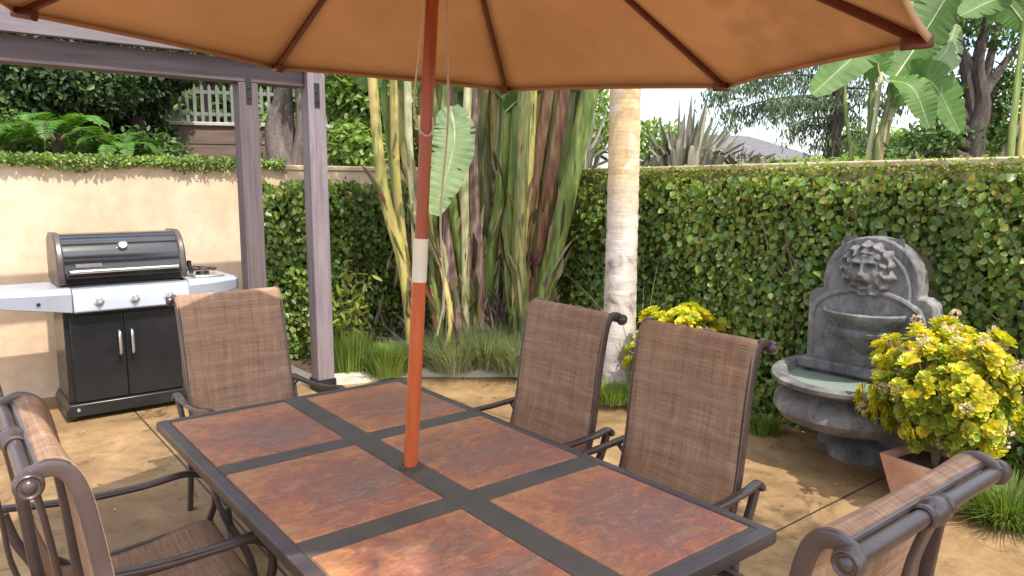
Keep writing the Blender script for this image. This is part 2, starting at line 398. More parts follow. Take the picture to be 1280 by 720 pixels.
def stone():
    m, nt, bs = new_mat('weathered_stone')
    a = noise(nt, 3.5, 8, .68, dist=.5); b = noise(nt, 26, 7, .7); c = noise(nt, 1.4, 4, vec=None, stretch=(1, 1, .35))
    k = ramp(nt, a, [(.28, (.05, .05, .05)), (.43, (.14, .137, .14)), (.58, (.24, .235, .235)), (.76, (.40, .385, .36))])
    k = mix(nt, .55, k, ramp(nt, b, [(.3, (.55, .56, .56)), (.65, (1.2, 1.18, 1.12))]), 'MULTIPLY')
    k = mix(nt, .55, k, ramp(nt, c, [(.35, (.45, .45, .46)), (.6, (1.1, 1.1, 1.1))]), 'MULTIPLY')
    k = mix(nt, .7, k, ramp(nt, noise(nt, 1, 6, .75, stretch=(9, 9, 1.8), dist=.6), [(.36, (.38, .40, .38)), (.48, (1, 1, 1)), (.58, (1, 1, 1)), (.70, (1.7, 1.65, 1.55))]), 'MULTIPLY')
    nt.links.new(k, bs.inputs['Base Color']); bs.inputs['Roughness'].default_value = .8
    bump(nt, bs, math_(nt, 'ADD', a, math_(nt, 'MULTIPLY', b, .5)), .6, .012); return m
M['stone'] = stone()
M['water'], _nt, _b = new_mat('basin_water'); _b.inputs['Base Color'].default_value = (.26, .32, .27, 1); _b.inputs['Roughness'].default_value = .06  # pale green reflection put into the even base colour
bump(_nt, _b, noise(_nt, 14, 2), .12, .01)
M['terracotta'] = basic('terracotta', [(.25, (.44, .22, .14)), (.5, (.60, .33, .22)), (.75, (.74, .52, .40))], 5, .85, bumps=.3, bdist=.003)
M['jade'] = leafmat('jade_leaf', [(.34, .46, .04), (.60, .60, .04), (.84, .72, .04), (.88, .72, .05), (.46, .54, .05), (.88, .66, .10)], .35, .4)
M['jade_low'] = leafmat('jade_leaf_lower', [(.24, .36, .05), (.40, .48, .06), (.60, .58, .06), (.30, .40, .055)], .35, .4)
M['jade_flower'] = leafmat('jade_flower', [(.72, .55, .50), (.78, .68, .60), (.60, .42, .38)], .35, .7)
M['stem'] = basic('fleshy_stem', [(.3, (.14, .09, .05)), (.7, (.28, .20, .12))], 12, .8)
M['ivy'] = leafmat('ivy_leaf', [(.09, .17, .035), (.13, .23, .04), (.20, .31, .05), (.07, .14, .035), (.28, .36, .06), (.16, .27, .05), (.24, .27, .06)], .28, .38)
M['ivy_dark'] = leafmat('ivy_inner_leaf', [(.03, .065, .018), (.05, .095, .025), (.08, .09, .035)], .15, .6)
M['ivy_tip'] = leafmat('ivy_young_leaf', [(.24, .34, .05), (.34, .40, .07), (.18, .28, .045), (.42, .36, .10)], .4, .45)
M['vine_stem'] = basic('vine_stem', [(.3, (.10, .06, .035)), (.7, (.20, .14, .08))], 10, .9)
M['fescue'] = leafmat('blue_fescue_blade', [(.32, .38, .22), (.42, .47, .31), (.25, .33, .16), (.55, .54, .38), (.34, .40, .28)], .3, .6)
M['grass'] = leafmat('green_grass_blade', [(.14, .26, .035), (.22, .34, .05), (.10, .21, .03), (.34, .34, .12)], .35, .6)
M['fern'] = leafmat('fern_leaf', [(.06, .18, .02), (.10, .26, .03), (.05, .14, .02), (.15, .30, .05)], .4, .5)
M['dark_tree'] = leafmat('dark_tree_leaf', [(.02, .045, .012), (.04, .08, .02), (.08, .14, .03), (.025, .055, .015)], .25, .5)
M['mid_tree'] = leafmat('mid_tree_leaf', [(.06, .12, .03), (.10, .19, .04), (.17, .27, .06), (.07, .14, .03)], .35, .5)
M['light_tree'] = leafmat('light_tree_leaf', [(.20, .32, .07), (.28, .40, .10), (.38, .46, .16), (.14, .24, .05)], .45, .5)
M['cedar'] = leafmat('cedar_needle', [(.10, .16, .09), (.15, .21, .12), (.08, .13, .07), (.20, .25, .15)], .25, .7)
M['bark'] = basic('bark', [(.3, (.05, .038, .030)), (.7, (.14, .11, .09))], 6, .95, stretch=(3, 3, .7), bumps=1, bdist=.03)
M['bark_grey'] = basic('grey_bark', [(.3, (.13, .10, .085)), (.7, (.27, .22, .19))], 5, .95, stretch=(3, 3, .7), bumps=1, bdist=.03)
def stalk(name, a, b, c):
    return basic(name, [(.34, a), (.50, b), (.66, c)], 2.4, .5, stretch=(13, 13, 1.6), bumps=.3, bscale=14, bdist=.004, detail=7)
STK = dict(g=stalk('green_stalk', (.07, .12, .02), (.15, .22, .04), (.30, .34, .10)),
           y=stalk('yellow_stalk', (.16, .20, .05), (.46, .41, .11), (.50, .34, .16)),
           r=stalk('red_brown_stalk', (.12, .05, .04), (.24, .11, .06), (.34, .26, .10)),
           o=stalk('olive_stalk', (.06, .08, .025), (.14, .16, .045), (.28, .24, .09)),
           p=stalk('pale_stalk', (.30, .32, .15), (.48, .48, .26), (.60, .56, .36)),
           d=stalk('dry_sheath', (.08, .05, .045), (.20, .125, .10), (.38, .28, .22)))
def paddlemat(name, a, b):
    m = leafmat(name, [a, b], .38, .5, gloss=.35); nt = m.node_tree; bs = nt.nodes['Principled BSDF']
    tc = nt.nodes.new('ShaderNodeTexCoord'); mp = nt.nodes.new('ShaderNodeMapping'); mp.inputs['Scale'].default_value = (1, .22, 1)
    sk = nt.nodes.new('ShaderNodeVectorMath'); sk.operation = 'ADD'
    nt.links.new(tc.outputs['UV'], mp.inputs[0])
    f = noise(nt, 1, 4, .7, vec=mp.outputs[0], stretch=(110, 8, 1)); f2 = noise(nt, 7, 4, .6, vec=tc.outputs['UV'])
    old = bs.inputs['Base Color'].links[0].from_socket
    c = mix(nt, .75, old, ramp(nt, f, [(.3, (.55, .6, .5)), (.7, (1.4, 1.35, 1.3))]), 'MULTIPLY')
    c = mix(nt, .5, c, ramp(nt, f2, [(.3, (.7, .75, .6)), (.6, (1.1, 1.1, 1.1)), (.75, (1.7, 1.4, .9))]), 'MULTIPLY')
    nt.links.new(c, bs.inputs['Base Color']); bump(nt, bs, f, .5, .006)
    for n in nt.nodes:
        if n.type == 'BSDF_TRANSLUCENT': nt.links.new(c, n.inputs[0])
    return m
M['husk'] = leafmat('sheath_strip', [(.10, .14, .04), (.42, .36, .10), (.22, .12, .08), (.36, .26, .17), (.16, .20, .06), (.50, .44, .26), (.30, .10, .06), (.12, .08, .06)], .2, .7)
M['paddle'] = paddlemat('paddle_leaf', (.09, .19, .04), (.13, .25, .06))
M['paddle_pale'] = paddlemat('pale_paddle_leaf', (.34, .48, .24), (.38, .52, .28))
def flaxmat():
    m, nt, bs = new_mat('flax_blade')
    g = nt.nodes.new('ShaderNodeNewGeometry')
    c = ramp(nt, g.outputs['Random Per Island'], [(.1, (.07, .075, .05)), (.35, (.14, .14, .10)), (.6, (.22, .20, .15)), (.8, (.36, .33, .24)), (.95, (.10, .12, .05))])
    f = noise(nt, 1, 3, .6, stretch=(30, 30, 1.5)); c = mix(nt, .5, c, ramp(nt, f, [(.3, (.6, .6, .6)), (.7, (1.3, 1.3, 1.2))]), 'MULTIPLY')
    nt.links.new(c, bs.inputs['Base Color']); bs.inputs['Roughness'].default_value = .5; return m
M['flax'] = flaxmat()
def palmmat():
    m, nt, bs = new_mat('palm_trunk')
    tc = nt.nodes.new('ShaderNodeTexCoord'); o = tc.outputs['Object']
    a = noise(nt, 5, 6, .65, vec=o, stretch=(1, 1, .8), dist=.5); b = noise(nt, 1, 5, .7, vec=o, stretch=(5, 5, 40))
    sp = nt.nodes.new('ShaderNodeSeparateXYZ'); nt.links.new(o, sp.inputs[0])
    k = ramp(nt, a, [(.36, (.22, .17, .15)), (.44, (.48, .42, .38)), (.56, (.64, .58, .53)), (.8, (.75, .70, .64))])
    g = ramp(nt, noise(nt, 4, 5, .7, vec=o, dist=.8), [(.40, (.74, .62, .44)), (.50, (.66, .40, .08)), (.68, (.42, .20, .03))])
    up = nt.nodes.new('ShaderNodeMapRange'); up.inputs[1].default_value = 1.2; up.inputs[2].default_value = 1.75
    nt.links.new(sp.outputs[2], up.inputs[0])
    fac = math_(nt, 'MULTIPLY', up.outputs[0], .62)
    k = mix(nt, fac, k, g)
    k = mix(nt, .4, k, ramp(nt, b, [(.35, (.6, .58, .55)), (.6, (1.1, 1.1, 1.1))]), 'MULTIPLY')
    nt.links.new(k, bs.inputs['Base Color']); bs.inputs['Roughness'].default_value = .8; bump(nt, bs, b, .6, .01); return m
M['palm'] = palmmat()
M['cement_board'] = basic('cement_retaining', [(.3, (.12, .085, .065)), (.7, (.24, .17, .13))], 2, .9, stretch=(.6, 1, 6), bumps=.4)
M['white_paint'] = basic('pale_fence_paint', [(.3, (.13, .15, .12)), (.7, (.22, .24, .21))], 3, .6)
M['roof'] = basic('grey_shingle_roof', [(.3, (.10, .098, .105)), (.7, (.16, .155, .165))], 5, .9, stretch=(1, 1, 4), bumps=.5)
M['house_wall'] = basic('pale_render', [(.3, (.55, .53, .48)), (.7, (.66, .64, .6))], 3, .9)
M['window'] = basic('dark_window_glass', [(.3, (.03, .035, .04)), (.7, (.06, .07, .08))], 2, .1, 0, bumps=0)

# ------------------------------------------------------------------ setting
WX, WY, WH = 3.50, 3.60, 1.80     # wall faces and height
g = MB().grid(lambda a, b: (-250+500*a, -250+500*b, -.02), 4, 4).build('ground', M['soil']); tag(g, kind='structure')
pt = MB().add([(-9, -9, 0), (WX, -9, 0), (WX, WY, 0), (-9, WY, 0)], [(0, 1, 2, 3)]).build('patio', M['ground']); tag(pt, kind='structure')
# planting beds edged by low kerb
def offset_poly(pts, d):
    out = []
    for i, p in enumerate(pts):
        a = Vector(pts[max(i-1, 0)]); b = Vector(pts[min(i+1, len(pts)-1)]); t = (b-a).normalized()
        out.append((p[0]+t.y*d, p[1]-t.x*d))
    return out
edge = [tuple(q)[:2] for q in crv([(1.15, 3.58, 0), (1.16, 2.75, 0), (1.5, 2.5, 0), (1.95, 2.42, 0), (2.35, 2.1, 0), (2.75, 1.75, 0), (2.92, 1.0, 0), (2.95, .25, 0), (3.1, .02, 0), (3.48, 0, 0)], 50)]
outer = offset_poly(edge, .0); inner = offset_poly(edge, -.11)
k = MB(); n = len(edge)
vs = []
for (a, b), (c, d) in zip(outer, inner):
    h = .07+.008*mnoise.noise(Vector((a*3, b*3, 0)))
    vs += [(a, b, 0), (a+(c-a)*.12, b+(d-b)*.12, h-.012), (a+(c-a)*.3, b+(d-b)*.3, h), (c, d, h), (c, d, .0)]
fs = [(i*5+j, (i+1)*5+j, (i+1)*5+j+1, i*5+j+1) for i in range(n-1) for j in range(4)]
k.add(vs, fs).build('kerb', M['kerb']); tag(bpy.data.objects['kerb'], kind='structure')
cen = (3.4, 3.5)
b = MB()
pp = inner
b.add([(x, y, .045) for x, y in pp]+[(cen[0]+.09, cen[1]+.09, .05)], [(i, i+1, len(pp)) for i in range(len(pp)-1)])
b.build('planting_bed', M['soil']); tag(bpy.data.objects['planting_bed'], kind='structure')
b = MB().add([(3.12, -1.22, .02), (3.49, -1.22, .02), (3.49, -5, .02), (3.12, -5, .02)], [(0, 1, 2, 3)]).build('border_bed', M['soil']); tag(b, kind='structure')

# walls
wl = thing('stucco_wall', 'smooth warm beige stucco garden wall behind the barbecue and pergola posts', 'wall', (0, WY, 0))
MB().box(-9, 0, 0, WX+.2, .18, WH-.03).build('wall', M['stucco'], wl)
MB().box(-9, -.012, WH-.03, WX+.2, .192, WH+.02).build('coping', M['stucco'], wl, bevel=.012)
wr = thing('garden_wall', 'beige garden wall with flat cap almost hidden by ivy, behind the fountain', 'wall', (WX, 0, 0))
MB().box(0, -9, 0, .18, WY-.002, WH-.06).build('wall', M['stucco_r'], wr)
MB().box(-.025, -9, WH-.06, .205, WY-.02, WH-.015).build('coping', M['stucco_r'], wr, bevel=.012)

# ------------------------------------------------------------------ pergola
pg = thing('pergola', 'mauve grey timber pergola with two square posts beside the barbecue', 'pergola', (1.0, 2.5, 0))
def W2L(o, x0, y0, z0, x1, y1, z1):
    l = o.location; return (x0-l.x, y0-l.y, z0-l.z, x1-l.x, y1-l.y, z1-l.z)
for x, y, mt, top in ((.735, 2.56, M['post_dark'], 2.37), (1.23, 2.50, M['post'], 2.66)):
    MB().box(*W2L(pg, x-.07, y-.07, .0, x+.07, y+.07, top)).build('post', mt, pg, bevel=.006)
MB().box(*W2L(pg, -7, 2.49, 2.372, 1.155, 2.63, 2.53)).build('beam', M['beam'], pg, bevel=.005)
MB().box(*W2L(pg, -7, 2.40, 2.535, 1.6, 2.455, 2.73)).build('beam', M['fascia'], pg, bevel=.004)
MB().box(*W2L(pg, -7, 2.655, 2.535, -2.2, 2.70, 2.73)).build('beam', M['fascia'], pg, bevel=.004)
MB().box(*W2L(pg, -7, 3.72, 2.535, -2.2, 3.80, 2.73)).build('beam', M['fascia'], pg, bevel=.004)
for x in (-6.9, -3.6): MB().box(*W2L(pg, x-.06, 3.81, 0, x+.06, 3.93, 2.72)).build('post', M['post'], pg, bevel=.006)
x = -6.75
while x < -2.6:
    MB().box(*W2L(pg, x, 2.38, 2.735, x+.04, 4.1, 2.86)).build('rafter', M['beam'], pg, bevel=.003); x += .64
for x, y0 in ((.735, 2.486), (1.23, 2.426)):
    s = MB(); s.box(*W2L(pg, x-.02, y0-.003, 2.22, x+.02, y0, 2.40))
    for z in (2.26, 2.33): s.lathe([(0, -.008), (.008, -.006), (.010, 0)], 8, (x-1.0, y0-.003-2.5, z), 'y')
    s.build('strap', M['black_iron'], pg)
MB().box(*W2L(pg, 1.23-.078, 2.42, 0, 1.23+.078, 2.425, .1)).box(*W2L(pg, 1.23-.079, 2.42, 0, 1.23-.074, 2.58, .1)).build('post_base', M['black_iron'], pg)

# ------------------------------------------------------------------ patio table
TW, TL, TH = 1.07, 1.99, .73
tb = thing('patio_table', 'long dark metal patio table topped with six rust and purple slate tiles', 'table', (0, -TL/2, 0))
ev, eu, sp_, gp, tl = .055, .041, .088, .09, .567
tw = (TW-2*eu-sp_)/2
# rim : bevelled bar round the edge
rim = MB()
prof = [(-.0, -.0), (.0, -.008), (.012, -.024), (.012, -.05), (-.02, -.05), (-.02, -.0)]
def ring(pr, w, l):
    vs = []; 
    for d, z in pr: vs += [(sx*(w/2-eu+ -0+0+0+ (eu+d) if False else sx*0 + (w/2+d)) * 1.0, 0, 0) for sx in ()]
    return vs
prof = [(-.002, -.004), (-.034, 0.0), (-.040, -.004), (-.040, -.045), (-.006, -.045), (0, -.036), (0, -.012)]
pts = []
for (sx, sy) in ((-1, -1), (1, -1), (1, 1), (-1, 1)):
    for d, z in prof: pts.append((sx*(TW/2+d), sy*(TL/2+d), TH+z))
k_ = len(prof)
rim.add(pts, [(i*k_+j, ((i+1) % 4)*k_+j, ((i+1) % 4)*k_+(j+1) % k_, i*k_+(j+1) % k_) for i in range(4) for j in range(k_)])
rim.build('table_rim', M['table_metal'], tb, bevel=.003)
dv = MB(); z0, z1 = TH-.03, TH-.002
il = TL/2-.0395; 
dv.box(-sp_/2, -il, z0, sp_/2, il, z1)
ys = [TL/2-ev-(i+1)*tl-i*gp for i in range(2)]
iw = TW/2-.0395
for y in ys:
    dv.box(-iw, y-gp, z0, -sp_/2, y, z1-.0006); dv.box(sp_/2, y-gp, z0, iw, y, z1-.0006)
for s in (-1, 1):
    for t in (-1, 1):
        a, b_ = sorted((t*(il), t*(TL/2-ev))); c_, d_ = sorted((s*sp_/2, s*iw))
        dv.box(c_, a, z0, d_, b_, z1-.0012)
dv.build('divider', M['spine_metal'], tb, bevel=.0015)
for i in range(3):
    for s in (-1, 1):
        cx = s*(sp_/2+tw/2); cy = TL/2-ev-tl/2-i*(tl+gp)
        t = MB().box(-tw/2+.003, -tl/2+.003, -.012, tw/2-.003, tl/2-.003, 0).build('tile', M['slate'], tb, bevel=.004, loc=(cx, cy, TH-.001))
        MB().box(-tw/2, -tl/2, -.02, tw/2, tl/2, -.0045).build('tile_edge', M['grout'], t)
MB().box(-.45, -.9, TH-.05, .45, .9, TH-.032).build('underframe', M['table_metal'], tb)
ap = MB()
for sx in (-1, 1): ap.box(sx*.44-.012, -.86, TH-.10, sx*.44+.012, .86, TH-.046)
for sy in (-1, 1): ap.box(-.44, sy*.86-.012, TH-.10, .44, sy*.86+.012, TH-.046)
ap.build('apron', M['table_metal'], tb)
for sx in (-1, 1):
    for sy in (-1, 1):
        lg = MB()
        bx, by = sx*.44, sy*.62
        lg.sweep(crv([(bx, by, TH-.05), (bx+sx*.0, by, .60), (bx-sx*.03, by-sy*.03, .45), (bx-sx*.10, by-sy*.05, .28), (bx-sx*.10, by-sy*.03, .14), (bx+sx*.02, by+sy*.04, .0)], 20), rprof(.036, .026, .006, 2), up=(0, 1, 0))
        # scroll ring beside the leg
        cx, cy = bx-sx*.01, by-sy*.115
        lg.tube([(cx, cy+.055*math.cos(a), .585+.06*math.sin(a)) for a in np.linspace(0, 2*PI, 20)[:-1]], .009, 8, closed=True)
        lg.tube(crv([(bx, by, .66), (bx, by-sy*.04, .675), (cx, cy, .648), (cx, cy-sy*.07, .60)], 10), .009, 8)
        lg.tube(crv([(cx, cy, .525), (bx-sx*.03, by-sy*.07, .48), (bx-sx*.04, by-sy*.04, .42)], 10), .010, 8)
        lg.build('leg', M['table_metal'], tb)
MB().lathe([(.027, -.004), (.036, -.002), (.036, .003), (.026, .005)], 24, (0, -.015, TH)).build('umbrella_hole_ring', M['spine_metal'], tb)

# ------------------------------------------------------------------ chairs
def make_chair():
    t = thing('sling_chair', 'x', 'chair', group='sling chairs round the slate table')
    hw = .268
    back = crv([(-.235, .40), (-.262, .50), (-.285, .62), (-.30, .74), (-.318, .86), (-.352, .98), (-.395, 1.065), (-.42, 1.098)], 30) if False else None
    bp = crv([(0, -.225, .405), (0, -.262, .50), (0, -.288, .62), (0, -.300, .74), (0, -.310, .86), (0, -.324, .97), (0, -.338, 1.05), (0, -.356, 1.092), (0, -.382, 1.106), (0, -.408, 1.098)], 30)
    lens = [0]
    for a, b in zip(bp, bp[1:]): lens.append(lens[-1]+(b-a).length)
    def bfn(u, v):
        p = bp[round(u*30)]; x = (v-.5)*2; w = hw+.004*math.sin(u*PI)
        return (x*w, p.y-.022*(1-x*x)*math.sin(PI*min(1, u*1.1)), p.z)
    MB().grid(bfn, 30, 12, lambda u, v: ((v-.5)*.52, lens[round(u*30)])).build('backrest', M['sling'], t, solid=.003)
    sp = crv([(0, -.225, .40), (0, -.12, .385), (0, .05, .40), (0, .2, .425), (0, .26, .41), (0, .275, .375)], 20)
    def sfn(u, v):
        p = sp[round(u*20)]; x = (v-.5)*2
        return (x*hw, p.y, p.z-.025*(1-x*x)*math.sin(PI*u))
    MB().grid(sfn, 20, 12, lambda u, v: ((v-.5)*.52, 2+u*.5)).build('seat', M['sling'], t, solid=.003)
    for s in (-1, 1):
        # side frame from seat to rolled top
        path = [Vector((s*.266, q.y-.014, q.z-.006*max(0, (q.z-1.0)*10))) for q in bp]
        path = [Vector((s*.266, .255, .40)), Vector((s*.266, .1, .395)), Vector((s*.266, -.08, .38)), Vector((s*.266, -.19, .385))] + path[1:] + \
            [Vector((s*.266, -.430, 1.084))]
        sc = [(1, 1)]*len(path)
        f = MB().sweep(path, rprof(.018, .030, .005, 2), up=(1, 0, 0), scale=sc)
        fo = f.build('side_frame', M['bronze'], t)
        # scroll disc
        d = MB().lathe([(0, .017), (.007, .016), (.011, .013), (.013, .010), (.016, .010), (.019, .013), (.022, .011), (.024, .006), (.024, -.007), (.020, -.010), (0, -.010)], 28, (0, 0, 0), 'x')
        if s < 0: d.v = [(-a, b_, c_) for a, b_, c_ in d.v]; d.f = [q[::-1] for q in d.f]
        d.build('scroll_cap', M['bronze'], fo, loc=(s*.280, -.428, 1.080))
        # arm loop: front leg, arm, rear end knob
        arm = crv([(s*.295, .265, 0.0), (s*.30, .245, .18), (s*.305, .255, .38), (s*.31, .285, .47), (s*.313, .275, .545), (s*.315, .20, .592), (s*.315, .05, .582), (s*.315, -.12, .582), (s*.312, -.27, .598), (s*.305, -.355, .612), (s*.305, -.372, .602)], 44)
        scl = []
        for i, q in enumerate(arm):
            wd = 1.0 if q.z < .5 else 1.45
            scl.append((wd, 1.0 if q.z < .5 else .72))
        MB().sweep(arm, rprof(.024, .026, .007, 2), up=(1, 0, 0), scale=scl).lathe([(0, .021), (.010, .019), (.015, .012), (.015, -.012), (.010, -.019), (0, -.021)], 14, (s*.305, -.372, .597), 'x').build('armrest', M['bronze'], t)
        MB().sweep(crv([(s*.302, -.355, .595), (s*.297, -.33, .50), (s*.293, -.28, .38), (s*.293, -.28, .24), (s*.295, -.36, 0)], 20), rprof(.026, .030, .007, 2), up=(1, 0, 0)).build('leg', M['bronze'], t)
        for pa, pb in (((s*.27, -.285, .575), (s*.315, -.295, .595)), ((s*.265, .2, .395), (s*.30, .25, .39)), ((s*.265, -.2, .385), (s*.295, -.28, .38))): MB().tube([pa, pb], .010, 8).build('bracket', M['bronze'], t)
    r = MB().tube([(-.285, -.428, 1.080), (.285, -.428, 1.080)], .0150, 18, up=(0, 1, 0))
    ro = r.build('top_rail', M['bronze'], t)
    MB().lathe([(.0166, -.042), (.021, -.040), (.022, -.032), (.0195, -.028), (.024, -.020), (.026, 0), (.024, .020), (.0195, .028), (.022, .032), (.021, .040), (.0166, .042)], 20, (0, -.428, 1.080), 'x').build('collar', M['bronze'], ro)
    MB().tube([(-.262, -.408, 1.092), (.262, -.408, 1.092)], .007, 8, up=(0, 1, 0)).build('sling_rod', M['bronze'], t)
    MB().sweep(crv([(0.0, -.428, 1.068), (0, -.402, .98), (0, -.382, .85), (0, -.365, .70), (0, -.350, .55), (0, -.30, .40), (0, -.27, .37)], 20), rprof(.036, .014, .004, 2), up=(1, 0, 0)).build('back_strut', M['bronze'], t)
    MB().tube([(-.29, -.275, .36), (.29, -.275, .36)], .011, 8, up=(0, 1, 0)).tube([(-.29, .245, .36), (.29, .245, .36)], .011, 8, up=(0, 1, 0)).build('stretcher', M['bronze'], t)
    return t
ch = make_chair()
spots = [((.065, .455, .02), PI+.03, 'brown mesh chair at the far end of the table, before the barbecue'),
         ((.675, -.545, 0), PI/2-.03, 'brown mesh chair in front of the palm trunk, farther one on the fountain side'),
         ((.665, -1.29, 0), PI/2-.02, 'brown mesh chair with the largest visible back, nearer one on the fountain side'),
         ((-.63, -1.295, .045), -PI/2, 'brown mesh chair in the bottom left corner, its sunlit rolled top rail in view'),
         ((-.70, -.58, 0), -PI/2-.02, 'brown mesh chair mostly hidden behind the chair in the bottom left corner'),
         ((.14, -2.085, 0), .0, 'brown mesh chair seen from behind at the bottom right, below the terracotta pot')]
for i, (l, rz, lab) in enumerate(spots):
    o = ch if i == 0 else copy_tree(ch)
    o.location = l; o.rotation_euler = (R((6.5, 3, 2, 0, 0, 0)[i]), 0, rz); o['label'] = lab

# ------------------------------------------------------------------ umbrella
ub = thing('patio_umbrella', 'open orange tan canvas patio umbrella on a red wooden pole through the table', 'umbrella', (0, -1.01, 0))
AX = Vector((.0496, -.0389, 1)).normalized()
def axp(h):   # h = height above table-hole point
    return Vector((0, 0, TH)) + AX*h
e1 = Vector((1, 0, 0)); e1 = (e1-AX*e1.dot(AX)).normalized(); e2 = AX.cross(e1)
RZ = 2.111-TH; RR = 1.394; PH = -.155-YAW; HUB = RZ+.56
def poltube(h0, h1, r, n=20): return MB().tube([axp(h0), axp((h0+h1)/2), axp(h1)], r, n)
poltube(-TH*.995+.0, .60, .0225).build('lower_pole', M['pole_low'], ub)
poltube(.60, .735, .0232).build('ferrule', M['ferrule'], ub)
poltube(.735, HUB+.03, .0195).build('upper_pole', M['pole_up'], ub)
MB().lathe([(0, 0), (.24, 0), (.25, .015), (.24, .035), (.10, .055), (.05, .07), (.036, .2), (.03, .22)], 32, (0, 0, .001)).build('base', M['black_iron'], ub)
tips = [axp(RZ)+RR*(math.cos(PH+k_*PI/4)*e1+math.sin(PH+k_*PI/4)*e2) for k_ in range(8)]
hub = axp(HUB)
cv = MB(); NP = 12
for k_ in range(8):
    a, b_ = tips[k_], tips[(k_+1) % 8]
    def cfn(u, v, a=a, b_=b_):
        q = a.lerp(b_, v); ed = math.sin(PI*v)
        p = hub.lerp(q, .06+.94*u)
        cdir = (axp(RZ)-(a+b_)/2).normalized()
        p = p + cdir*(.035*ed*u**6) - AX*(.018*ed*math.sin(PI*u)) - AX*(.012*math.sin(PI*u))
        return p
    cv.grid(cfn, NP, 10)
# thin hem hanging at the border
for k_ in range(8):
    a, b_ = tips[k_], tips[(k_+1) % 8]
    cdir = (axp(RZ)-(a+b_)/2).normalized()
    def hfn(u, v, a=a, b_=b_, cdir=cdir):
        ed = math.sin(PI*v); return a.lerp(b_, v)+cdir*(.035*ed) - AX*(.018*u) + cdir*(.008*u)
    cv.grid(hfn, 2, 10)
can = cv.build('canopy', M['canvas'], ub, solid=.0025, angle=12)
for k_ in range(8):
    a = hub-AX*.03; b_ = tips[k_]-AX*.014
    rad = (tips[k_]-axp(RZ)).normalized()
    MB().sweep([a+rad*.03, a.lerp(b_, .5), b_-rad*.02], rprof(.016, .024, .003, 1), up=tuple(rad.cross(AX))).build('rib', M['rib'], ub)
    MB().sweep([b_-rad*.075-AX*.006, b_-rad*.0+AX*.004], rprof(.03, .034, .006, 2), up=tuple(rad.cross(AX))).build('rib_pocket', M['rib'], ub)
    MB().sweep([axp(HUB-.30)+rad*.03, (hub-AX*.04).lerp(b_, .42)], rprof(.014, .020, .003, 1), up=tuple(rad.cross(AX))).build('strut', M['rib'], ub)
MB().tube([axp(HUB-.34), axp(HUB-.27)], .038, 18).build('runner', M['rib'], ub)
MB().tube([axp(HUB-.07), axp(HUB+.01)], .045, 18).build('hub', M['rib'], ub)
MB().lathe([(0, .10), (.012, .095), (.02, .08), (.012, .06), (.02, .04), (.035, .02), (.04, 0)], 18, tuple(hub)).build('finial', M['pole_up'], ub)
c0 = Vector((math.cos(YAW), -math.sin(YAW), 0))   # picture-right direction, for the side of the pole the cord hangs on
fr = Vector((-math.sin(YAW), -math.cos(YAW), 0))
rp = crv([axp(HUB-.33)+fr*.03-c0*.02, axp(1.42)-c0*.022+fr*.02, axp(1.28)-c0*.03+fr*.02, axp(1.20)-c0*.036+fr*.02, axp(1.12)-c0*.036+fr*.02, axp(1.07)-c0*.02+fr*.03, axp(1.045)+c0*.004+fr*.03, axp(1.06)+c0*.022+fr*.02, axp(1.1)+c0*.02+fr*.012], 40)
MB().tube(rp, .0032, 6).build('pull_cord', M['rope'], ub)
rp = crv([axp(HUB-.33)+c0*.05, axp(1.40)+c0*.045-fr*.02, axp(1.1)+c0*.060-fr*.05, axp(.8)+c0*.052-fr*.05, axp(.55)+c0*.075-fr*.05, axp(.42)+c0*.06-fr*.05], 40)
MB().tube(rp, .0035, 6).build('pull_cord', M['rope'], ub)

# ------------------------------------------------------------------ barbecue
bq = thing('barbecue_grill', 'black and silver gas barbecue with closed hood and two door cabinet', 'barbecue', (-.12, 2.72, 0), .0)
def L(x, y=0): return x+.12
BD = .06   # cabinet front
cx0, cx1 = -.50+.12, .245+.12
MB().box(cx0, BD+.03, .125, cx1, .60, .78).build('cabinet', M['black_door'], bq, bevel=.004)
mx = (cx0+cx1)/2
MB().prism([(cx0+.035, .13), (mx-.003, .13), (mx-.003, .735), (cx0+.035, .735)], BD+.006, BD+.028).build('door', M['black_door'], bq, bevel=.004)
MB().prism([(mx+.003, .13), (cx1-.005, .13), (cx1-.005, .735), (mx+.003, .735)], BD+.006, BD+.028).build('door', M['black_door'], bq, bevel=.004)
for s, d in zip((-1, 1), [c_ for c_ in bq.children if c_.name.startswith('door')]):
    x = mx+s*.040
    MB().tube(crv([(x, BD+.005, .44), (x, BD-.030, .45), (x, BD-.036, .52), (x, BD-.030, .60), (x, BD+.005, .61)], 16), [.007, .008, .009, .010, .011, .011, .012, .012, .012, .012, .012, .011, .011, .010, .009, .008, .007], 10).build('handle', M['chrome'], d)
# base plinth
MB().prism([(cx0-.03, .035), (cx1+.03, .035), (cx1+.03, .085), (cx1+.018, .105), (cx1+.01, .125), (cx0-.01, .125), (cx0-.018, .105), (cx0-.03, .085)], BD-.03, .62).build('plinth', M['black_door'], bq, bevel=.008)
for x in (cx0+.02, cx1-.02):
    for y in (BD+.02, .56): MB().lathe([(.0, -.016), (.020, -.016), (.025, -.010), (.025, .010), (.020, .016), (0, .016)], 16, (x, y, .025), 'x').build('caster', M['black_door'], bq)
MB().lathe([(0, -.012), (.011, -.009), (.014, 0)], 14, (cx0+.045, BD-.029, .085), 'y').build('badge', M['chrome'], bq)
# firebox between cabinet and hood
MB().box(cx0-.0, BD+.05, .78, cx1+.03, .60, .95).build('firebox', M['hood_cap'], bq, bevel=.01)
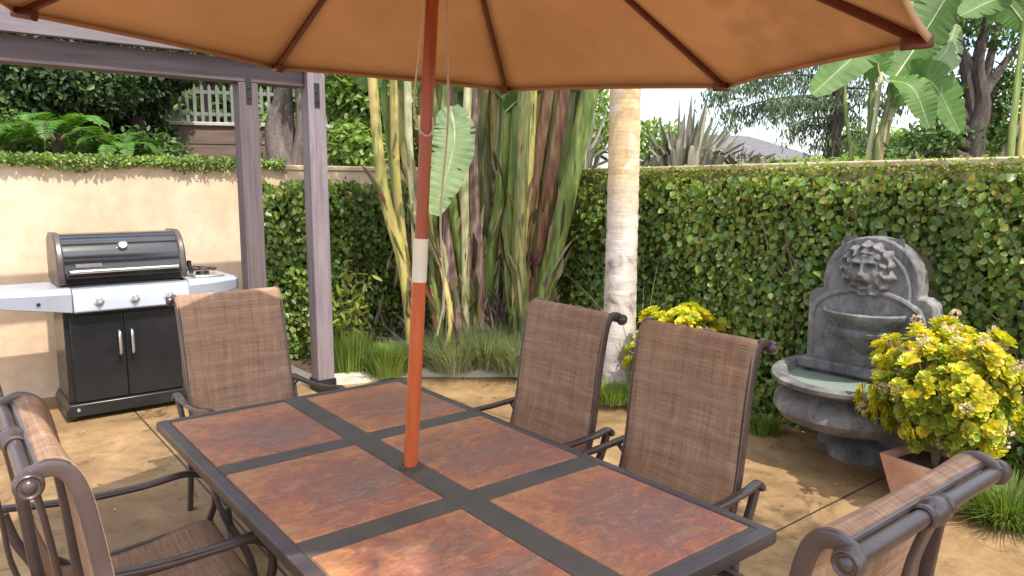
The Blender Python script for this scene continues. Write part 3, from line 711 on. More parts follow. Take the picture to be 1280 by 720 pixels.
# control panel (slightly tilted)
MB().prism([(BD-.045, .765), (BD-.06, .775), (BD-.035, .885), (BD-.02, .925), (BD+.055, .935), (BD+.055, .765)], -.40+.12-.04, .20+.12+.12, 'x').build('control_panel', M['steel_panel'], bq, bevel=.006)
for i in range(3):
    x = -.285+.12+.225*i
    kn = MB().lathe([(.0335, 0), (.034, -.004), (.029, -.006), (.024, -.008), (.022, -.028), (.018, -.032), (0, -.032)], 22, (0, 0, 0), 'y')
    ko = kn.build('knob', M['chrome'], bq, loc=(x, BD-.048, .838)); ko.rotation_euler = (R(-12), 0, 0)
    MB().box(-.006, -.044, -.02, .006, -.028, .02).build('knob_grip', M['knob'], ko, bevel=.003)
# side shelves
def shelf(x0, x1, tip):
    m_ = MB()
    y0, y1 = BD-.052, .52
    def poly(x, h, y):  # cross section at x
        return [(x, y, .935-h), (x, y-.006, .935-h*.2), (x, y+.03, .94), (x, y1, .94), (x, y1, .935-h)]
    a = poly(x0, .165 if not tip else .155, y0); b2 = poly(x1, .085, y0+.03)
    mm = poly((x0+x1)/2, .125, y0+.008)
    vs = a+mm+b2; fs = [tuple(range(4, -1, -1)), (10, 11, 12, 13, 14)]
    for i in range(2):
        for j in range(5): fs.append((i*5+j, i*5+(j+1) % 5, (i+1)*5+(j+1) % 5, (i+1)*5+j))
    if x1 < x0: fs = [f_[::-1] for f_ in fs]
    return m_.add(vs, fs)
sl_ = shelf(-.325, -.86, False).build('side_shelf', M['steel_panel'], bq, bevel=.006)
MB().box(-.85, BD-.058+.03, .862, -.33, BD-.02, .872).build('trim_strip', M['knob'], sl_)
MB().lathe([(.012, 0), (.012, -.01), (0, -.012)], 12, (-.52, BD-.048, .85), 'y').build('hook', M['black_enamel'], sl_)
sr_ = shelf(.43, .80, True).build('side_shelf', M['steel_panel'], bq, bevel=.006)
br = MB().lathe([(.0, .03), (.045, .028), (.05, .018), (.05, 0)], 20, (.60, .27, .945))
for a in range(4):
    an = a*PI/4; br.box(-.11, -.004, .0, .11, .004, .008, Matrix.Translation((.60, .27, .985)) @ Matrix.Rotation(an, 4, 'Z'))
br.build('side_burner', M['black_enamel'], sr_)
cyl = MB().box(.50, .10, .942, .72, .44, .956); cyl.build('burner_tray', M['chrome'], sr_, bevel=.006)
MB().tube(crv([(.56, .42, .95), (.545, .43, 1.02), (.55, .43, 1.045)], 8), .018, 10).tube([(.565, .40, 1.00), (.72, .33, .985)], .007, 8).build('burner_lid_handle', M['black_enamel'], sr_)
# hood : profile in (y,z), extruded in x
hp = [(BD+.03, .955), (BD+.022, 1.00), (BD+.03, 1.05)] + [(BD+.03+.20*(1-math.cos(a)), 1.05+.245*math.sin(a)) for a in np.linspace(.12, PI/2, 12)] + [(BD+.40, 1.292), (BD+.50, 1.25), (BD+.53, 1.12), (BD+.53, .955)]
hx0, hx1 = cx0-.01, cx1+.075
hd = MB().prism(hp, hx0+.045, hx1-.045, 'x').build('hood', M['black_enamel'], bq, angle=30)
big = [(BD+.28+(y-BD-.28)*1.06, .955+(z-.955)*1.035) for y, z in hp]
for xa, xb in ((hx0, hx0+.047), (hx1-.047, hx1)):
    MB().prism(big, xa, xb, 'x').build('hood_end', M['hood_cap'], hd, bevel=.012)
MB().tube([(hx0+.07, BD-.022, 1.045), (hx1-.07, BD-.022, 1.045)], .0135, 12, up=(0, 1, 0)).build('hood_handle', M['chrome'], hd)
for x in (hx0+.09, hx1-.09): MB().tube([(x, BD-.022, 1.045), (x, BD+.04, 1.05)], .010, 8, up=(0, 0, 1)).build('handle_bracket', M['black_enamel'], hd)
MB().prism([(hx0+.05, 1.0), (hx1-.05, 1.0), (hx1-.05, 1.034), (hx0+.05, 1.034)], BD-.012, BD+.03).build('hood_lip', M['black_enamel'], hd, bevel=.006)
th = MB().lathe([(0, -.006), (.024, -.006), (.030, -.012), (.033, -.006), (.033, .012)], 24, (0, 0, 0), 'y').build('thermometer', M['chrome'], hd, loc=(mx+.035, BD+.063, 1.212)); th.rotation_euler = (R(-38), 0, 0)
bd = MB().box(hx0+.11, -.003, -.012, hx0+.27, .0, .012).build('name_plate', M['chrome'], hd, loc=(0, BD+.016, 1.085))

# ------------------------------------------------------------------ lion fountain
FX, FY = 3.18, -.905
fn = thing('wall_fountain', 'grey weathered stone wall fountain with a lion mask above a half round basin', 'fountain', (FX, FY, 0))
# local frame: front faces -x ; y along wall
def fpanel(pts, x0, x1): return MB().prism(pts, x0, x1, 'x')
hw_ = .375
outl = [(-.27, .0), (.27, .0), (.27, .3), (hw_, .42), (hw_, .93)]
outl += [(hw_-.01, .97), (hw_-.05, 1.0), (hw_-.09, 1.0), (hw_-.085, 1.05)]
outl += [(.285*math.cos(a)*(1.0), 1.07+.265*math.sin(a)) for a in np.linspace(.1, PI-.1, 18)]
outl += [(-x_, z_) for x_, z_ in ((hw_-.085, 1.05), (hw_-.09, 1.0), (hw_-.05, 1.0), (hw_-.01, .97), (hw_, .93), (hw_, .42), (.27, .3))]
bp_ = fpanel(outl, .0, .12).build('back_plate', M['stone'], fn, bevel=.012)
out2 = [(y_*.86, .45+(z_-.45)*.93) for y_, z_ in outl if z_ > .5]
out2 = [(-.32, .45), (.32, .45)]+out2
fpanel(out2, -.022, .003).build('raised_panel', M['stone'], bp_, bevel=.012)
# lion mask relief
def lion(u, v):
    y = (u-.5)*.34; z = (v-.5)*.36; r = math.hypot(y, z/1.03); a = math.atan2(z, y)
    edge_ = .150+.010*math.cos(a*13)+.006*math.cos(a*7+1)
    h = 0
    if r < edge_:
        t = r/edge_
        h = .055*math.sqrt(max(0, 1-t**4))
        if r > .085:   # curly mane
            h += .016*math.cos(a*13+math.sin(r*90)*1.2)*min(1, (r-.085)/.02)*(1-t**6)
            h += .010*math.sin(r*150)
        else:
            h += .012
        g_ = lambda cy, cz, sy, sz: math.exp(-((y-cy)/sy)**2-((z-cz)/sz)**2)
        h += .030*g_(0, .005, .016, .045)            # nose bridge
        h += .030*g_(0, -.022, .026, .016)           # nose
        h += .026*(g_(.026, -.048, .024, .022)+g_(-.026, -.048, .024, .022))  # muzzle
        h -= .050*g_(0, -.078, .026, .013)           # mouth
        h += .022*g_(0, -.105, .028, .014)           # chin
        h -= .034*(g_(.038, .022, .017, .011)+g_(-.038, .022, .017, .011))    # eye sockets
        h += .016*(g_(.038, .021, .009, .007)+g_(-.038, .021, .009, .007))
        h += .024*(g_(.042, .046, .026, .011)+g_(-.042, .046, .026, .011))    # brows
        h += .014*(g_(.062, -.02, .02, .03)+g_(-.062, -.02, .02, .03))        # cheeks
    return ((-.020-h) if r < edge_ else .02, y*1.06, 1.14+z*1.04)
MB().grid(lion, 90, 90).build('lion_mask', M['stone'], fn, angle=80)
# arch moulding under the mask
ap_ = [(-.022, .33*math.cos(a), .845+.17*math.sin(a)) for a in np.linspace(.0, PI, 20)]
MB().tube(ap_, .018, 8, up=(1, 0, 0)).build('arch_moulding', M['stone'], fn)
def halfbowl(prof, ax, cxl, name, wob=0, nn=40, wn=9, mat=None, par=None):
    """half round bowl standing out of the plate towards -x; prof = (radius factor, z); ax=(depth,width)"""
    m_ = MB(); kk = len(prof)
    for i in range(nn+1):
        a = -PI/2+PI*i/nn
        for r, z in prof:
            wv = 1+wob*abs(math.sin(a*wn))
            m_.v.append((cxl-ax[0]*r*math.cos(a)*wv, ax[1]*r*math.sin(a)*wv, z))
    for i in range(nn):
        for j in range(kk-1): m_.f.append((i*kk+j, (i+1)*kk+j, (i+1)*kk+j+1, i*kk+j+1))
    return m_.build(name, mat or M['stone'], par or fn)
halfbowl([(0, .835), (.75, .85), (.93, .885), (1, .90), (1.03, .89), (1.0, .865), (.85, .825), (.80, .80), (.88, .78), (.86, .76), (.6, .72), (.25, .66), (0, .62)], (.20, .235), -.015, 'spill_bowl', .04)
MB().box(-.03, -.17, .45, -.0225, .17, .70).build('niche_back', M['black_iron'], fn) if False else None
halfbowl([(0, .37), (.80, .39), (.85, .47), (.90, .515), (.97, .525), (1.04, .512), (1.04, .490), (.97, .468), (.87, .452), (.85, .435), (.93, .405), (1.0, .36), (1.01, .32), (.95, .27), (.80, .23), (.60, .205), (.40, .19), (.27, .165), (.27, .12), (.34, .095), (.40, .07), (.42, .03), (.42, 0)], (.66, .50), .10, 'basin', 0)
halfbowl([(0, .470), (.875, .470)], (.66, .50), .10, 'water', 0, mat=M['water'])
MB().box(-.06, -.40, .49, .11, .40, .56).build('ledge', M['stone'], fn, bevel=.015)

# ------------------------------------------------------------------ potted jade plant
pp_ = P(1166, 600, 3.62); PX, PY = pp_.x, pp_.y
pot = thing('plant_pot', 'square tapered terracotta pot holding the yellow succulent bush', 'plant pot', (PX, PY, 0), R(-8))
def frus(m_, a, b2, z0, z1):
    m_.add([(sx*a, sy*a, z0) for sx, sy in ((-1, -1), (1, -1), (1, 1), (-1, 1))]+[(sx*b2, sy*b2, z1) for sx, sy in ((-1, -1), (1, -1), (1, 1), (-1, 1))],
           [(0, 3, 2, 1), (0, 1, 5, 4), (1, 2, 6, 5), (2, 3, 7, 6), (3, 0, 4, 7)]); return m_
pm = frus(MB(), .130, .185, 0, .25)
pm.add([(sx*q, sy*q, z) for q, z in ((.185, .25), (.160, .25), (.155, .19)) for sx, sy in ((-1, -1), (1, -1), (1, 1), (-1, 1))],
       [(i+4*k_, (i+1) % 4+4*k_, (i+1) % 4+4*k_+4, i+4*k_+4) for k_ in range(2) for i in range(4)])
pm.build('pot_wall', M['terracotta'], pot, bevel=.008)
MB().add([(-.158, -.158, .212), (.158, -.158, .212), (.158, .158, .212), (-.158, .158, .212)], [(0, 1, 2, 3)]).build('potting_soil', M['soil'], pot)
jd = thing('jade_bush', 'bushy succulent with yellow green rosettes and small pink flowers, in the terracotta pot', 'plant', (PX, PY, .215))
def rosette_bush(parent, cen, rad, n, size, mats, cut=None, flowers=0, leafn=15):
    tops = []; groups = [[], []]; stems = MB(); fl = []
    for i in range(n):
        while True:
            d = rng.normal(size=3); d /= np.linalg.norm(d)
            if d[2] > -.85: break
        rr = (.5+.5*rng.random()**.5)*(1+.13*math.sin(d[0]*7+d[2]*5)+.10*math.sin(d[1]*9))
        p = np.array(cen)+d*rr*np.array(rad)
        ax = d*.8+np.array([0, 0, .45])+rng.normal(size=3)*.2; ax /= np.linalg.norm(ax)
        t1 = np.cross(ax, [.3, .5, .8]); t1 /= np.linalg.norm(t1); t2 = np.cross(ax, t1)
        m_ = leafn; an = np.arange(m_)*2.4+rng.random()*6; k01 = np.arange(m_)/m_
        out = np.cos(an)[:, None]*t1+np.sin(an)[:, None]*t2
        lift = (.15+1.3*k01)[:, None]
        tip = out+ax*lift; nr = ax-out*lift*.9
        sz = size*(.75+.5*rng.random())*(1.1-.45*k01)
        pp2 = p+out*(.003)+ax*(k01*.018-.01)[:, None]
        v, f = leaves_np(pp2, tip, nr, sz, sz*.72, .18, (.5, .85))
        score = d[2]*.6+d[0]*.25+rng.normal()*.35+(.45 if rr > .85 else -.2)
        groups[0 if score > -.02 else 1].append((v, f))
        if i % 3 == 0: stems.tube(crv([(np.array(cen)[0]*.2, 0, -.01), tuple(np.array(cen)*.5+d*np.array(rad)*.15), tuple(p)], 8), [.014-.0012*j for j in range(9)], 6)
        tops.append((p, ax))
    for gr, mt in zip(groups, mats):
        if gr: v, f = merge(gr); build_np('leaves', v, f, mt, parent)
    stems.build('stems', M['stem'], parent)
    if flowers:
        for j in range(flowers):
            p, ax = tops[int(rng.integers(len(tops)))]
            if (p-np.array(cen))@ax < .6*min(rad): continue
            c = p+ax*.045; q = 26; d = rng.normal(size=(q, 3)); d /= np.linalg.norm(d, axis=1)[:, None]
            v, f = leaves_np(c+d*.014, d, rng.normal(size=(q, 3)), .017, .011, .1); fl.append((v, f))
        v, f = merge(fl); build_np('flowers', v, f, M['jade_flower'], parent)
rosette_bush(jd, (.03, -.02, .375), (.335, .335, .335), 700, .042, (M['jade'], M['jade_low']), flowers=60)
# second bush behind the chairs
q = P(845, 470, 5.3)
j2 = thing('yellow_shrub', 'small yellow green succulent shrub behind the chair backs below the ivy', 'plant', (q.x, q.y, .05))
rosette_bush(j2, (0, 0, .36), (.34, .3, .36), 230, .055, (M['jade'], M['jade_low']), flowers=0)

# ------------------------------------------------------------------ ivy on walls
def ivy(name, label, x0, x1, mapping, zt, dens, tipfrac=.1, hole=None, bulge=.15, zmin=0.0, size=.049):
    t = thing(name, label, 'ivy', mapping(0*x0+x0, 0, 0))
    base = np.array(mapping(x0, 0, 0))
    Wd = x1-x0; n = int(dens*Wd*zt)
    out = np.array(mapping(0, 0, 1))-np.array(mapping(0, 0, 0)); al = np.array(mapping(1, 0, 0))-np.array(mapping(0, 0, 0))
    res = {}
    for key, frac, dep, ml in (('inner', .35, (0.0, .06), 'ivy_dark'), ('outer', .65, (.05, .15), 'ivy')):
        m_ = int(n*frac); s = x0+rng.random(m_)*Wd; z = zmin+rng.random(m_)*(zt-zmin)
        lum = np.array([mnoise.noise(Vector((a*2.6, b*2.6, 3.1)))*.5+mnoise.noise(Vector((a*7, b*7, 1.1)))*.3 for a, b in zip(s, z)])
        keep = np.ones(m_, bool) if hole is None else ~np.array([hole(a, b) for a, b in zip(s, z)])
        thin = np.array([mnoise.noise(Vector((a*4, b*4, 9)))for a, b in zip(s, z)]); keep &= (rng.random(m_) < 1.0-.35*(thin > .25))
        top_ = zt+.10*np.array([mnoise.noise(Vector((a*3.5, 7, 7))) for a in s]); keep &= z < top_
        s, z, lum = s[keep], z[keep], lum[keep]; m_ = len(s)
        d = dep[0]+(dep[1]-dep[0])*rng.random(m_)+bulge*lum+.02
        if key == 'outer': d = d + .03*np.clip((z-zt+.35)/.35, 0, 1)
        p = base*0+np.array(mapping(0, 0, 0))+s[:, None]*al+np.outer(z, [0, 0, 1])+d[:, None]*out
        nr = out+rng.normal(size=(m_, 3))*.42+np.array([0, 0, .25])
        tp = np.array([0, 0, -1.0])+rng.normal(size=(m_, 3))*.65
        Ls = size*(.42+1.0*rng.random(m_)**1.3)
        if key == 'outer':
            young = (rng.random(m_) < tipfrac*(.4+2.2*np.clip((z-zt+.3)/.3, 0, 1)))
            V, F = leaves_np(p[~young]-base, tp[~young], nr[~young], Ls[~young], Ls[~young]*.86, .12, (.35, .75))
            build_np('foliage', V, F, M['ivy'], t)
            V, F = leaves_np(p[young]-base, tp[young], nr[young], Ls[young]*.8, Ls[young]*.62, .12, (.35, .75))
            build_np('young_leaves', V, F, M['ivy_tip'], t)
        else:
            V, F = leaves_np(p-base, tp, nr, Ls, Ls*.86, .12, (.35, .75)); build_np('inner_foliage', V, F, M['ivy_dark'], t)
    st = MB()
    for i in range(int(Wd*7)):
        s = x0+random.random()*Wd; z = random.random()*.3*zt+zmin; pts = []
        for j in range(7):
            if hole and hole(s, z): break
            pts.append(Vector(mapping(s, 0, .09+.10*random.random()))+Vector((0, 0, z))-Vector(base)); s += random.gauss(0, .07); z += zt*.11
            if z > zt: break
        if len(pts) > 2: st.tube(crv(pts, 14), .004, 5)
    st.build('stems', M['vine_stem'], t)
    return t
def fount_hole(s, z):   # s = -Y along the right wall
    y = -s-FY
    if z < .98: return abs(y) < .385 and z > .2 or (abs(y) < .48 and .1 < z < .56)
    return (y/.30)**2+((z-1.07)/.28)**2 < 1
right_map = lambda s, y, d: (WX-d, -s, 0)
def hole_r(s, z):
    if fount_hole(s, z): return True
    return s < -2.0+.25*math.sin(z*5) and z > .35     # bare wall beside the tall stalks
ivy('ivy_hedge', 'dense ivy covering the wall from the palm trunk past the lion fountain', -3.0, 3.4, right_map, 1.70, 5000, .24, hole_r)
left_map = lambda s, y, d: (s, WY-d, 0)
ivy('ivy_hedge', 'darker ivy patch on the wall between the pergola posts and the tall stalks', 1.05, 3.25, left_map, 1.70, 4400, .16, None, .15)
# creeping fringe over the stucco wall top
fr_ = thing('creeper', 'thin green creeper trailing along the top of the beige stucco wall', 'creeper', (-1, WY, WH))
m_ = 9000; s = rng.random(m_)*6-4.6; hang = rng.random(m_)**2*np.array([.03+.13*max(0, mnoise.noise(Vector((a*2.2, 1, 1)))+.25) for a in s])
top = rng.random(m_) < .5
p = np.stack([s+1, np.where(top, rng.random(m_)*.2-.04, -.03-.02*rng.random(m_)), np.where(top, .03+.045*rng.random(m_), .03-hang)], 1)
V, F = leaves_np(p, rnd(m_, 1)+[0, -.2, -.4], rnd(m_, .6)+[0, -.5, .7], .028*(.6+.8*rng.random(m_)), .022, .1); build_np('foliage', V, F, M['ivy'], fr_)
# wall-top dry yellowish growth on the right wall
f2 = thing('creeper', 'yellowish creeper growing along the cap of the ivy covered wall', 'creeper', (WX, 0, WH-.02))
m_ = 4500; s = rng.random(m_)*6.6-3.0
p = np.stack([-.05-.03*rng.random(m_)+.22*(rng.random(m_) < .25)*rng.random(m_), -s, -.03-.08*rng.random(m_)+.035*(rng.random(m_) < .3)], 1)
V, F = leaves_np(p, rnd(m_, 1)+[0, 0, -.3], rnd(m_, .6)+[-.6, 0, .6], .026*(.6+.8*rng.random(m_)), .02, .1); build_np('foliage', V, F, M['ivy_tip'], f2)

# ------------------------------------------------------------------ grass tufts
def tuft(name, label, cat, loc, r, h, n, mat, group=None, spread=.9, wdt=.0045, droop=.5):
    t = rng.random(n)*2*PI; rr = r*.45*np.sqrt(rng.random(n)); ln = h*(.55+.55*rng.random(n))
    lean = spread*(.15+.85*rng.random(n)); dirx = np.stack([np.cos(t), np.sin(t), 0*t], 1)
    dirx = dirx+rnd(n, .25, .25, 0); base = dirx*rr[:, None]
    sd = np.stack([-np.sin(t), np.cos(t), 0*t], 1)*wdt
    seg = 5; V = []
    for k_ in range(seg+1):
        u = k_/seg; w_ = (1-u)**.7
        c_ = base+dirx*(lean*ln*(.35*u+droop*u*u*.65))[:, None]+np.outer(ln*(u-droop*.35*u*u*lean), [0, 0, 1])
        V += [c_-sd*w_, c_+sd*w_]
    V = np.stack(V, 1).reshape(-1, 3); kk = (seg+1)*2
    b_ = np.arange(n)[:, None]*kk
    F = np.concatenate([b_+np.array([2*k_, 2*k_+1, 2*k_+3, 2*k_+2]) for k_ in range(seg)], 1).reshape(-1, 4)
    o = build_np(name, V, F, mat, loc=loc)
    return tag(o, label, cat, group)
def tz(px, py, D, z=.045): q = P(px, py, D); return (q.x, q.y, z)
tuft('fescue_clump', 'blue green fescue clump right of the umbrella pole, the leftmost of the bluish ones', 'grass clump', tz(566, 450, 6.35), .42, .40, 3200, M['fescue'], 'fescue clumps in the corner bed', 1.3, .004, .8)
tuft('fescue_clump', 'blue green fescue clump in front of the tall stalks, the tallest bluish one', 'grass clump', tz(606, 450, 6.45), .44, .48, 3600, M['fescue'], 'fescue clumps in the corner bed', 1.2, .004, .8)
tuft('fescue_clump', 'blue green fescue clump just left of the farther mesh chair', 'grass clump', tz(645, 450, 6.3), .42, .44, 3200, M['fescue'], 'fescue clumps in the corner bed', 1.3, .004, .8)
tuft('grass_clump', 'bright green grass clump just left of the umbrella pole', 'grass clump', tz(484, 462, 6.15), .32, .28, 1900, M['grass'], 'green grass clumps in the corner bed')
tuft('grass_clump', 'green grass clump right beside the thicker pergola post', 'grass clump', tz(436, 462, 6.2), .28, .38, 1300, M['grass'], 'green grass clumps in the corner bed', .6, .007, .3)
q = P(1258, 655, 3.45); tuft('grass_clump', 'low green grass clump on the patio right of the terracotta pot', 'grass clump', (q.x, q.y, .0), .30, .22, 1900, M['grass'], None, 1.6, .004, .8)
q = P(1235, 560, 4.25); tuft('tall_grass', 'dark tall grass behind the potted bush at the right edge', 'grass clump', (q.x, q.y, .0), .36, .62, 1100, M['grass'], None, .9, .005, .5)
q = P(1290, 560, 4.2); tuft('tall_grass', 'dark tall grass cut by the right edge of the picture', 'grass clump', (q.x, q.y, .0), .36, .62, 900, M['grass'], None, .9, .005, .5)
tuft('grass_clump', 'small green grass clump between the two mesh chair backs', 'grass clump', tz(765, 520, 5.3), .22, .17, 700, M['grass'], None, 1.3)
tuft('grass_clump', 'small green grass clump at the foot of the ivy left of the fountain', 'grass clump', tz(952, 545, 4.75, 0), .18, .13, 600, M['grass'], None, 1.3)
tuft('wispy_grass', 'long pale arching stems in front of the palm trunk and ivy', 'grass', tz(800, 470, 5.6), .2, 1.15, 42, M['fescue'], None, 1.2, .004, .9)
tuft('wispy_grass', 'long pale arching stems between the tall stalks and the palm', 'grass', tz(725, 470, 6.2), .2, 1.15, 26, M['fescue'], None, 1.2, .004, .9)
# broad leafed plant beside post
lp = thing('leafy_plant', 'light green broad leafed plant between the thick pergola post and the ivy', 'plant', tz(430, 430, 6.3))
stl = MB(); vf = []
for i in range(16):
    a = random.random()*6.28; l = random.uniform(.5, .95); d = Vector((math.cos(a), math.sin(a), 0))
    pth = crv([(0, 0, 0), d*.08+Vector((0, 0, l*.5)), d*random.uniform(.12, .26)+Vector((0, 0, l))], 10); stl.tube(pth, .004, 5)
    pts_ = np.array([tuple(q_) for q_ in pth[3:]]); mm = len(pts_)
    for r_ in range(2):
        vf.append(leaves_np(pts_, rnd(mm, .8)+[0, 0, -.3], rnd(mm, .5)+[0, 0, 1], .11, .035, .15))
v, f = merge(vf); build_np('leaves', v, f, M['ivy_tip'], lp); stl.build('stems', M['vine_stem'], lp)
# small stone lumps near kerb
# ------------------------------------------------------------------ palm
q = P(774, 380, 5.65)
pl = thing('palm_tree', 'pale ringed palm trunk with golden patches rising past the umbrella edge', 'palm tree', (q.x, q.y, .03))
tr = MB(); pts = []; rad = []
for i in range(140):
    z = i*.035; pts.append((.012*math.sin(z*1.1)+.01*z, .01*math.sin(z*.9), z))
    ringr = (i % 4 == 0)*-.0035+(i % 4 == 1)*.002; rad.append(.126+.02*math.exp(-z*3)-.004*z+ringr)
tr.tube(pts, rad, 28); tr.build('trunk', M['palm'], pl)
def frond(base, az, ln, el0, mat, parent, name='frond', nleaf=36, leaflen=.42, stemr=.018, droop=1.2, lw=.035):
    pth = []; p_ = Vector(base); e_ = el0; d = Vector((math.cos(az), math.sin(az), 0)); st_ = ln/20
    for i in range(21):
        pth.append(p_.copy()); p_ = p_+(d*math.cos(e_)+Vector((0, 0, math.sin(e_))))*st_; e_ -= droop/20*(1+i/14)
    A = np.array([tuple(x) for x in pth])
    t_ = np.linspace(.12, .99, nleaf); idx = t_*20; i0 = np.minimum(idx.astype(int), 19); fr__ = (idx-i0)[:, None]
    pos = A[i0]*(1-fr__)+A[i0+1]*fr__; tan = A[i0+1]-A[i0]; tan /= np.linalg.norm(tan, axis=1)[:, None]
    side = np.cross(tan, [0, 0, 1.]); side /= np.linalg.norm(side, axis=1)[:, None]; nrm = np.cross(side, tan)
    ll = leaflen*np.sin(np.clip(t_*1.02+.12, 0, 1)*PI)**.6
    V = []
    parts = []
    for s in (-1, 1):
        parts.append(leaves_np(pos, side*s+tan*.55+nrm*.12+rnd(nleaf, .05), nrm+side*s*-.2, ll, lw, .2, (.3, .7)))
    v, f = merge(parts); o = build_np(name, v, f, mat, parent)
    MB().tube(pth, [stemr*(1-.85*i/20) for i in range(21)], 6).build('midrib', M['vine_stem'] if stemr < .01 else STK['g'], o)
for i in range(9): frond((.05, 0, 4.85), i*2*PI/9+.3, 2.3, R(random.uniform(25, 65)), M['mid_tree'], pl, nleaf=40, leaflen=.6)

# ------------------------------------------------------------------ giant bird of paradise
def pet(path, w0, w1, mat, parent, name='leaf_stalk'):
    pth = crv(path, 18)
    # channelled oval section
    prof = [(math.cos(a), .62*math.sin(a)*(1 if math.sin(a) < 0 else .55)) for a in np.linspace(0, 2*PI, 13)[:-1]]
    w0 *= 1.25; w1 = w1*1.9; sc = [w0*(1-i/18)**1.1+w1*(1-(1-i/18)**1.1) for i in range(19)]
    tw_ = random.uniform(-.6, .6); up = (math.cos(YAW+tw_), -math.sin(YAW+tw_), 0)
    return MB().sweep(pth, prof, up=up, scale=sc).build(name, mat, parent)
def paddle(base, mid, tip, w, mat, parent, side=None, fold=.3, tear=5):
    N_ = 66; pth = crv([base, mid, tip], N_); sdv = Vector(side) if side else Vector((math.cos(YAW), -math.sin(YAW), .1))
    m_ = MB(); ln_ = sum((b_-a_).length for a_, b_ in zip(pth, pth[1:]))
    notch = [{random.randrange(8, N_-4): random.uniform(.25, .7) for _ in range(tear)} for _s in (0, 1)]
    droop_ = [[mnoise.noise(Vector((i*.11, k_*9.1+base.x, base.y))) for i in range(N_+1)] for k_ in (0, 1)]
    def fn(u, v):
        i = round(u*N_); p_ = pth[i]; t_ = (pth[min(N_, i+1)]-pth[max(0, i-1)]).normalized()
        s_ = (sdv-t_*sdv.dot(t_)).normalized(); n_ = t_.cross(s_); x_ = (v-.5)*2; k_ = 0 if x_ < 0 else 1
        ww = w*(math.sin(PI*min(1, u*.93+.05)))**.55*(1+.03*math.sin(u*31+x_*3))
        nt_ = notch[k_].get(i, 1); xx = math.copysign(min(abs(x_), nt_), x_)
        return p_+s_*(xx*ww)+n_*(abs(xx)*ww*fold+(.006*math.sin(i*1.9)+.10*w*droop_[k_][i])*abs(xx)**1.5)
    m_.grid(fn, N_, 8, lambda u, v: (u*ln_, abs(v-.5)*w*2))
    o = m_.build('leaf', mat, parent, angle=80)
    MB().tube(pth[::3], [.009*(1-i/26) for i in range(len(pth[::3]))], 6).build('midrib', STK['p'], o)
    return o
SCX = lambda x: 440+x/1.847
SCY = lambda y: 90+y/1.847
def px_path(pts, D0, D1, ground=None):
    out = []; n_ = len(pts)
    for i, (x_, y_) in enumerate(pts):
        out.append(P(SCX(x_), SCY(y_), D0+(D1-D0)*i/(n_-1)))
    return out
def clump(label, loc, stalks, leaves_):
    t = thing('bird_of_paradise', label, 'plant', loc, group='giant bird of paradise plants in the corner bed')
    Lc = Vector(loc)
    for pts, c_, w0, w1, D0, D1 in stalks:
        pth = [q_-Lc for q_ in px_path(pts, D0, D1)]
        # extend above, out of the picture
        d = (pth[-1]-pth[-2]).normalized(); pth.append(pth[-1]+d*random.uniform(.25, .6)+Vector((0, 0, .1)))
        st_ = pth[0].copy(); pth.insert(0, Vector((st_.x*.6, st_.y*.6, 0.0)) if st_.z > .12 else st_-Vector((0, 0, .05)))
        pet(pth, w0, w1, STK[c_], t)
    for a in leaves_:
        paddle(*[q_-Lc for q_ in a[0]], a[1], a[2], t, fold=a[3])
    # dry and half green sheath strips peeling off the stalks
    ps = []; ts = []; ws = []; ls = []
    for pts, c_, w0, w1, D0, D1 in stalks:
        pth = crv([q_-Lc for q_ in px_path(pts, D0, D1)], 20)
        for _ in range(int(20*w0/.05)+8):
            i_ = int(20*min(.8, abs(random.gauss(0, .33)))); d_ = (pth[min(20, i_+1)]-pth[max(0, i_-1)]).normalized()
            rr_ = Vector((random.gauss(0, 1), random.gauss(0, 1), 0))*w0*.55
            ps.append(pth[i_]+rr_); dn = 1 if random.random() < .72 else -1
            ts.append(d_*dn+Vector((random.gauss(0, .14), random.gauss(0, .14), 0))); ls.append(random.uniform(.12, .48)); ws.append(random.uniform(.018, .05))
    ps = np.array([tuple(x) for x in ps]); ts = np.array([tuple(x) for x in ts])
    V, F = leaves_np(ps, ts, rnd(len(ps), 1, 1, .2), np.array(ls), np.array(ws), .5, (.3, .75)); build_np('sheath_strips', V, F, M['husk'], t)
    return t
u = lambda x, y, D: P(SCX(x), SCY(y), D)
loc1 = tz(512, 440, 6.55, .045); loc2 = tz(592, 430, 6.75, .045); loc3 = tz(668, 430, 6.6, .045)
def leaftop(x, y, D, dx, dz, w, c_='paddle', f_=.3):
    b_ = u(x, y, D); return ((b_, b_+Vector((dx*.3, -dx*.2, dz*.6)), b_+Vector((dx, -dx*.5, dz))), w, M[c_], f_)
